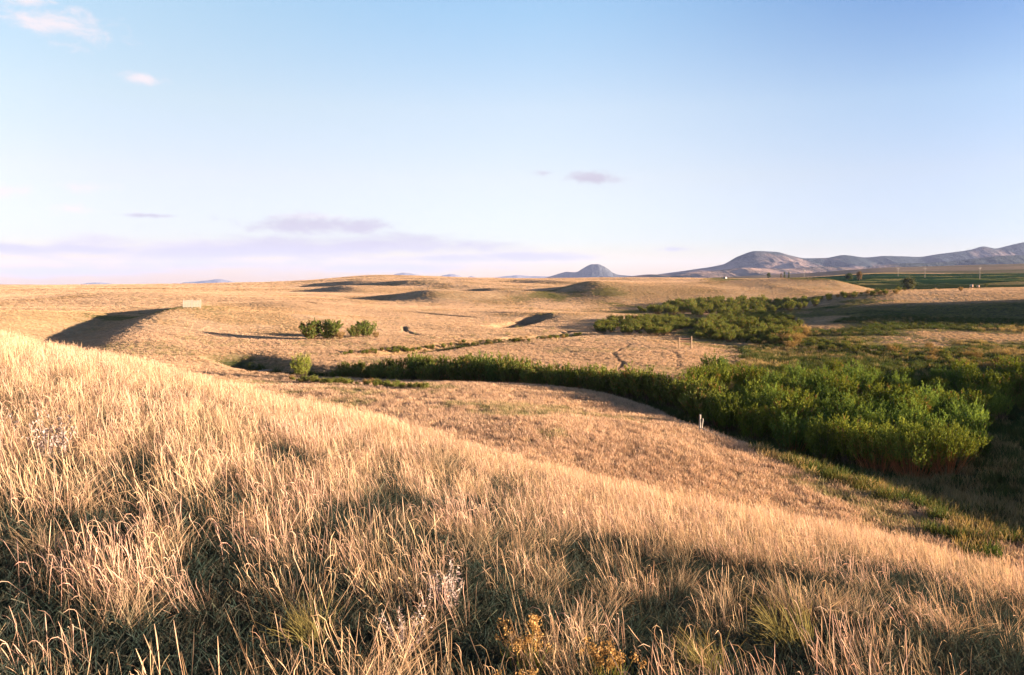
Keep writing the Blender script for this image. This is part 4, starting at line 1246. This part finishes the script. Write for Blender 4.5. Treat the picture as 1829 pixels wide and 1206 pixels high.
# flowering and leafy plants in the foreground
def weed(x, y, kind, s, label, group=None):
    o = root({'flower': 'yellow_flower', 'tuft': 'grass_tussock', 'sage': 'sage_plant'}[kind], x, y, prr.uniform(-.4, .4), label, {'flower': 'wildflower', 'tuft': 'grass tussock', 'sage': 'sage plant'}[kind], group)
    o.scale = (s, s, s)
    if kind == 'flower':
        n = 26
        p, s_ = grass_paths(n, 7, .10, (.20, .34), (.22, .14), LEFT, 2.5, (-.1, .25))
        v, q, c = ribbons(p, np.full((n, 7), .0045), lerp_cols(A([.14, .13, .04]), A([.34, .24, .08]), s_, n))
        link('stems', mesh_from('flower_stems', v, quads=q, cols=c, mat=M_straw), o)
        m = 34
        for tip in p[:, -1]:
            cc = tip[None] + rng.normal(0, 1, (m, 3)) * A([.013, .013, .012])
            ld = rng.normal(0, 1, (m, 3)); ld[:, 2] = np.abs(ld[:, 2]) * .8 + .2; ld /= np.linalg.norm(ld, axis=1, keepdims=True)
            sv = np.cross(ld, rng.normal(0, 1, (m, 3))); sv /= np.linalg.norm(sv, axis=1, keepdims=True)
            ll = rng.uniform(.010, .019, (m, 1))
            v = np.stack([cc, cc + ld * ll * .6 + sv * ll * .35, cc + ld * ll, cc + ld * ll * .6 - sv * ll * .35], 1).reshape(-1, 3)
            c = np.repeat(A([.42, .25, .09])[None] * rng.uniform(.5, 1.15, (m, 1)) + A([.06, .05, .03])[None] * rng.uniform(0, 1, (m, 1)), 4, 0)
            link('flower_head', mesh_from('flower_head', v, quads=np.arange(len(v)).reshape(-1, 4), cols=c, mat=M_straw), o)
        n = 70
        p, s_ = grass_paths(n, 5, .12, (.10, .24), (.4, .25), 0, 3, (.1, .7))
        v, q, c = ribbons(p, np.interp(s_, [0, .5, 1], [.006, .007, .001])[None] * np.ones((n, 1)), lerp_cols(A([.05, .075, .02]), A([.12, .16, .035]), s_, n, .3))
        link('leaves', mesh_from('flower_leaves', v, quads=q, cols=c, mat=M_leaf), o)
    elif kind == 'tuft':
        n = 170
        p, s_ = grass_paths(n, 8, .11, (.22, .46), (.42, .25), LEFT, .9, (.2, 1.0))
        v, q, c = ribbons(p, np.interp(s_, [0, .5, 1], [.0045, .004, .001])[None] * np.ones((n, 1)), lerp_cols(A([.07, .085, .03]), A([.30, .24, .09]), s_, n, .3))
        link('blades', mesh_from('tussock_blades', v, quads=q, cols=c, mat=M_straw), o)
    else:
        n = 20
        p, s_ = grass_paths(n, 7, .06, (.18, .34), (.3, .2), LEFT, 2.0, (-.1, .4))
        v, q, c = ribbons(p, np.full((n, 7), .004), lerp_cols(A([.16, .12, .09]), A([.26, .22, .18]), s_, n))
        link('stems', mesh_from('sage_stems', v, quads=q, cols=c, mat=M_straw), o)
        m = 26
        t = rng.uniform(.35, 1, (n, m)); ii = np.minimum((t * 6).astype(int), 5); f = (t * 6 - ii)[..., None]
        b = np.take_along_axis(p, ii[..., None].repeat(3, 2), 1) * (1 - f) + np.take_along_axis(p, (ii + 1)[..., None].repeat(3, 2), 1) * f
        cc = b.reshape(-1, 3); k = len(cc)
        ld = rng.normal(0, 1, (k, 3)) + A([0, 0, .7]); ld /= np.linalg.norm(ld, axis=1, keepdims=True)
        sv = np.cross(ld, rng.normal(0, 1, (k, 3))); sv /= np.linalg.norm(sv, axis=1, keepdims=True)
        ll = rng.uniform(.014, .030, (k, 1))
        v = np.stack([cc, cc + ld * ll * .5 + sv * ll * .18, cc + ld * ll, cc + ld * ll * .5 - sv * ll * .18], 1).reshape(-1, 3)
        c = np.repeat(A([.34, .30, .27])[None] * rng.uniform(.7, 1.2, (k, 1)) + A([.10, .02, .03])[None] * rng.uniform(0, 1, (k, 1)), 4, 0)
        link('leaves', mesh_from('sage_leaves', v, quads=np.arange(len(v)).reshape(-1, 4), cols=c, mat=M_straw), o)
def near(px, py):
    (x, y), = ground_at(px, py, 2.0, 60, 500)
    return x, y
for px, py, kind, s, lab, grp in [
    (935, 1330, 'flower', .80, 'cluster of orange yellow flower heads at the bottom edge, closest to the viewer', 'yellow flowered weeds in the foreground'),
    (935, 1215, 'flower', .8, 'yellow flowered weed with green leaves just behind the closest flower cluster', 'yellow flowered weeds in the foreground'),
    (1095, 1250, 'flower', .75, 'yellow flowered weed right of the other flower clusters', 'yellow flowered weeds in the foreground'),
    (1420, 1170, 'tuft', 1.0, 'large green gold tussock leaning left beside the dark hollow', 'green tussocks in the foreground'),
    (1270, 1215, 'tuft', .7, 'small green tussock at the bottom edge left of the large tussock', 'green tussocks in the foreground'),
    (560, 1165, 'tuft', .62, 'low spreading tussock left of the flower clusters', 'green tussocks in the foreground'),
    (790, 1110, 'sage', 1.0, 'pale pinkish sage plant standing left of the flower clusters', 'sage plants in the foreground'),
    (720, 1180, 'sage', .8, 'short sage sprig nearest the bottom edge', 'sage plants in the foreground'),
    (95, 835, 'sage', 1.5, 'grey sage plant among tall grass at the far left', 'sage plants in the foreground')]:
    x, y = near(px, py)
    weed(x, y, kind, s, lab, grp)
# ------------------------------------------------------------------ evening air
hm, ht, hout = new_mat('haze')
pv = ht.n('ShaderNodeVolumePrincipled')
pv.inputs['Color'].default_value = (.46, .58, 1.0, 1)
pv.inputs['Density'].default_value = 0.000023
pv.inputs['Anisotropy'].default_value = 0.0
ht.l(pv.outputs[0], hout.inputs['Volume'])
bm = bmesh.new()
bm_box(bm, (0, 0, 0), (1, 1, 1))
lo, hi = float(GZ.min()) - 3, 520.0
for v in bm.verts: v.co = Vector((v.co.x * 42000, v.co.y * 42000, lo if v.co.z < 0 else hi))
hz_o = finish(bm, 'haze', hm, None, kind='stuff', label='thin blue evening haze lying over the whole landscape')
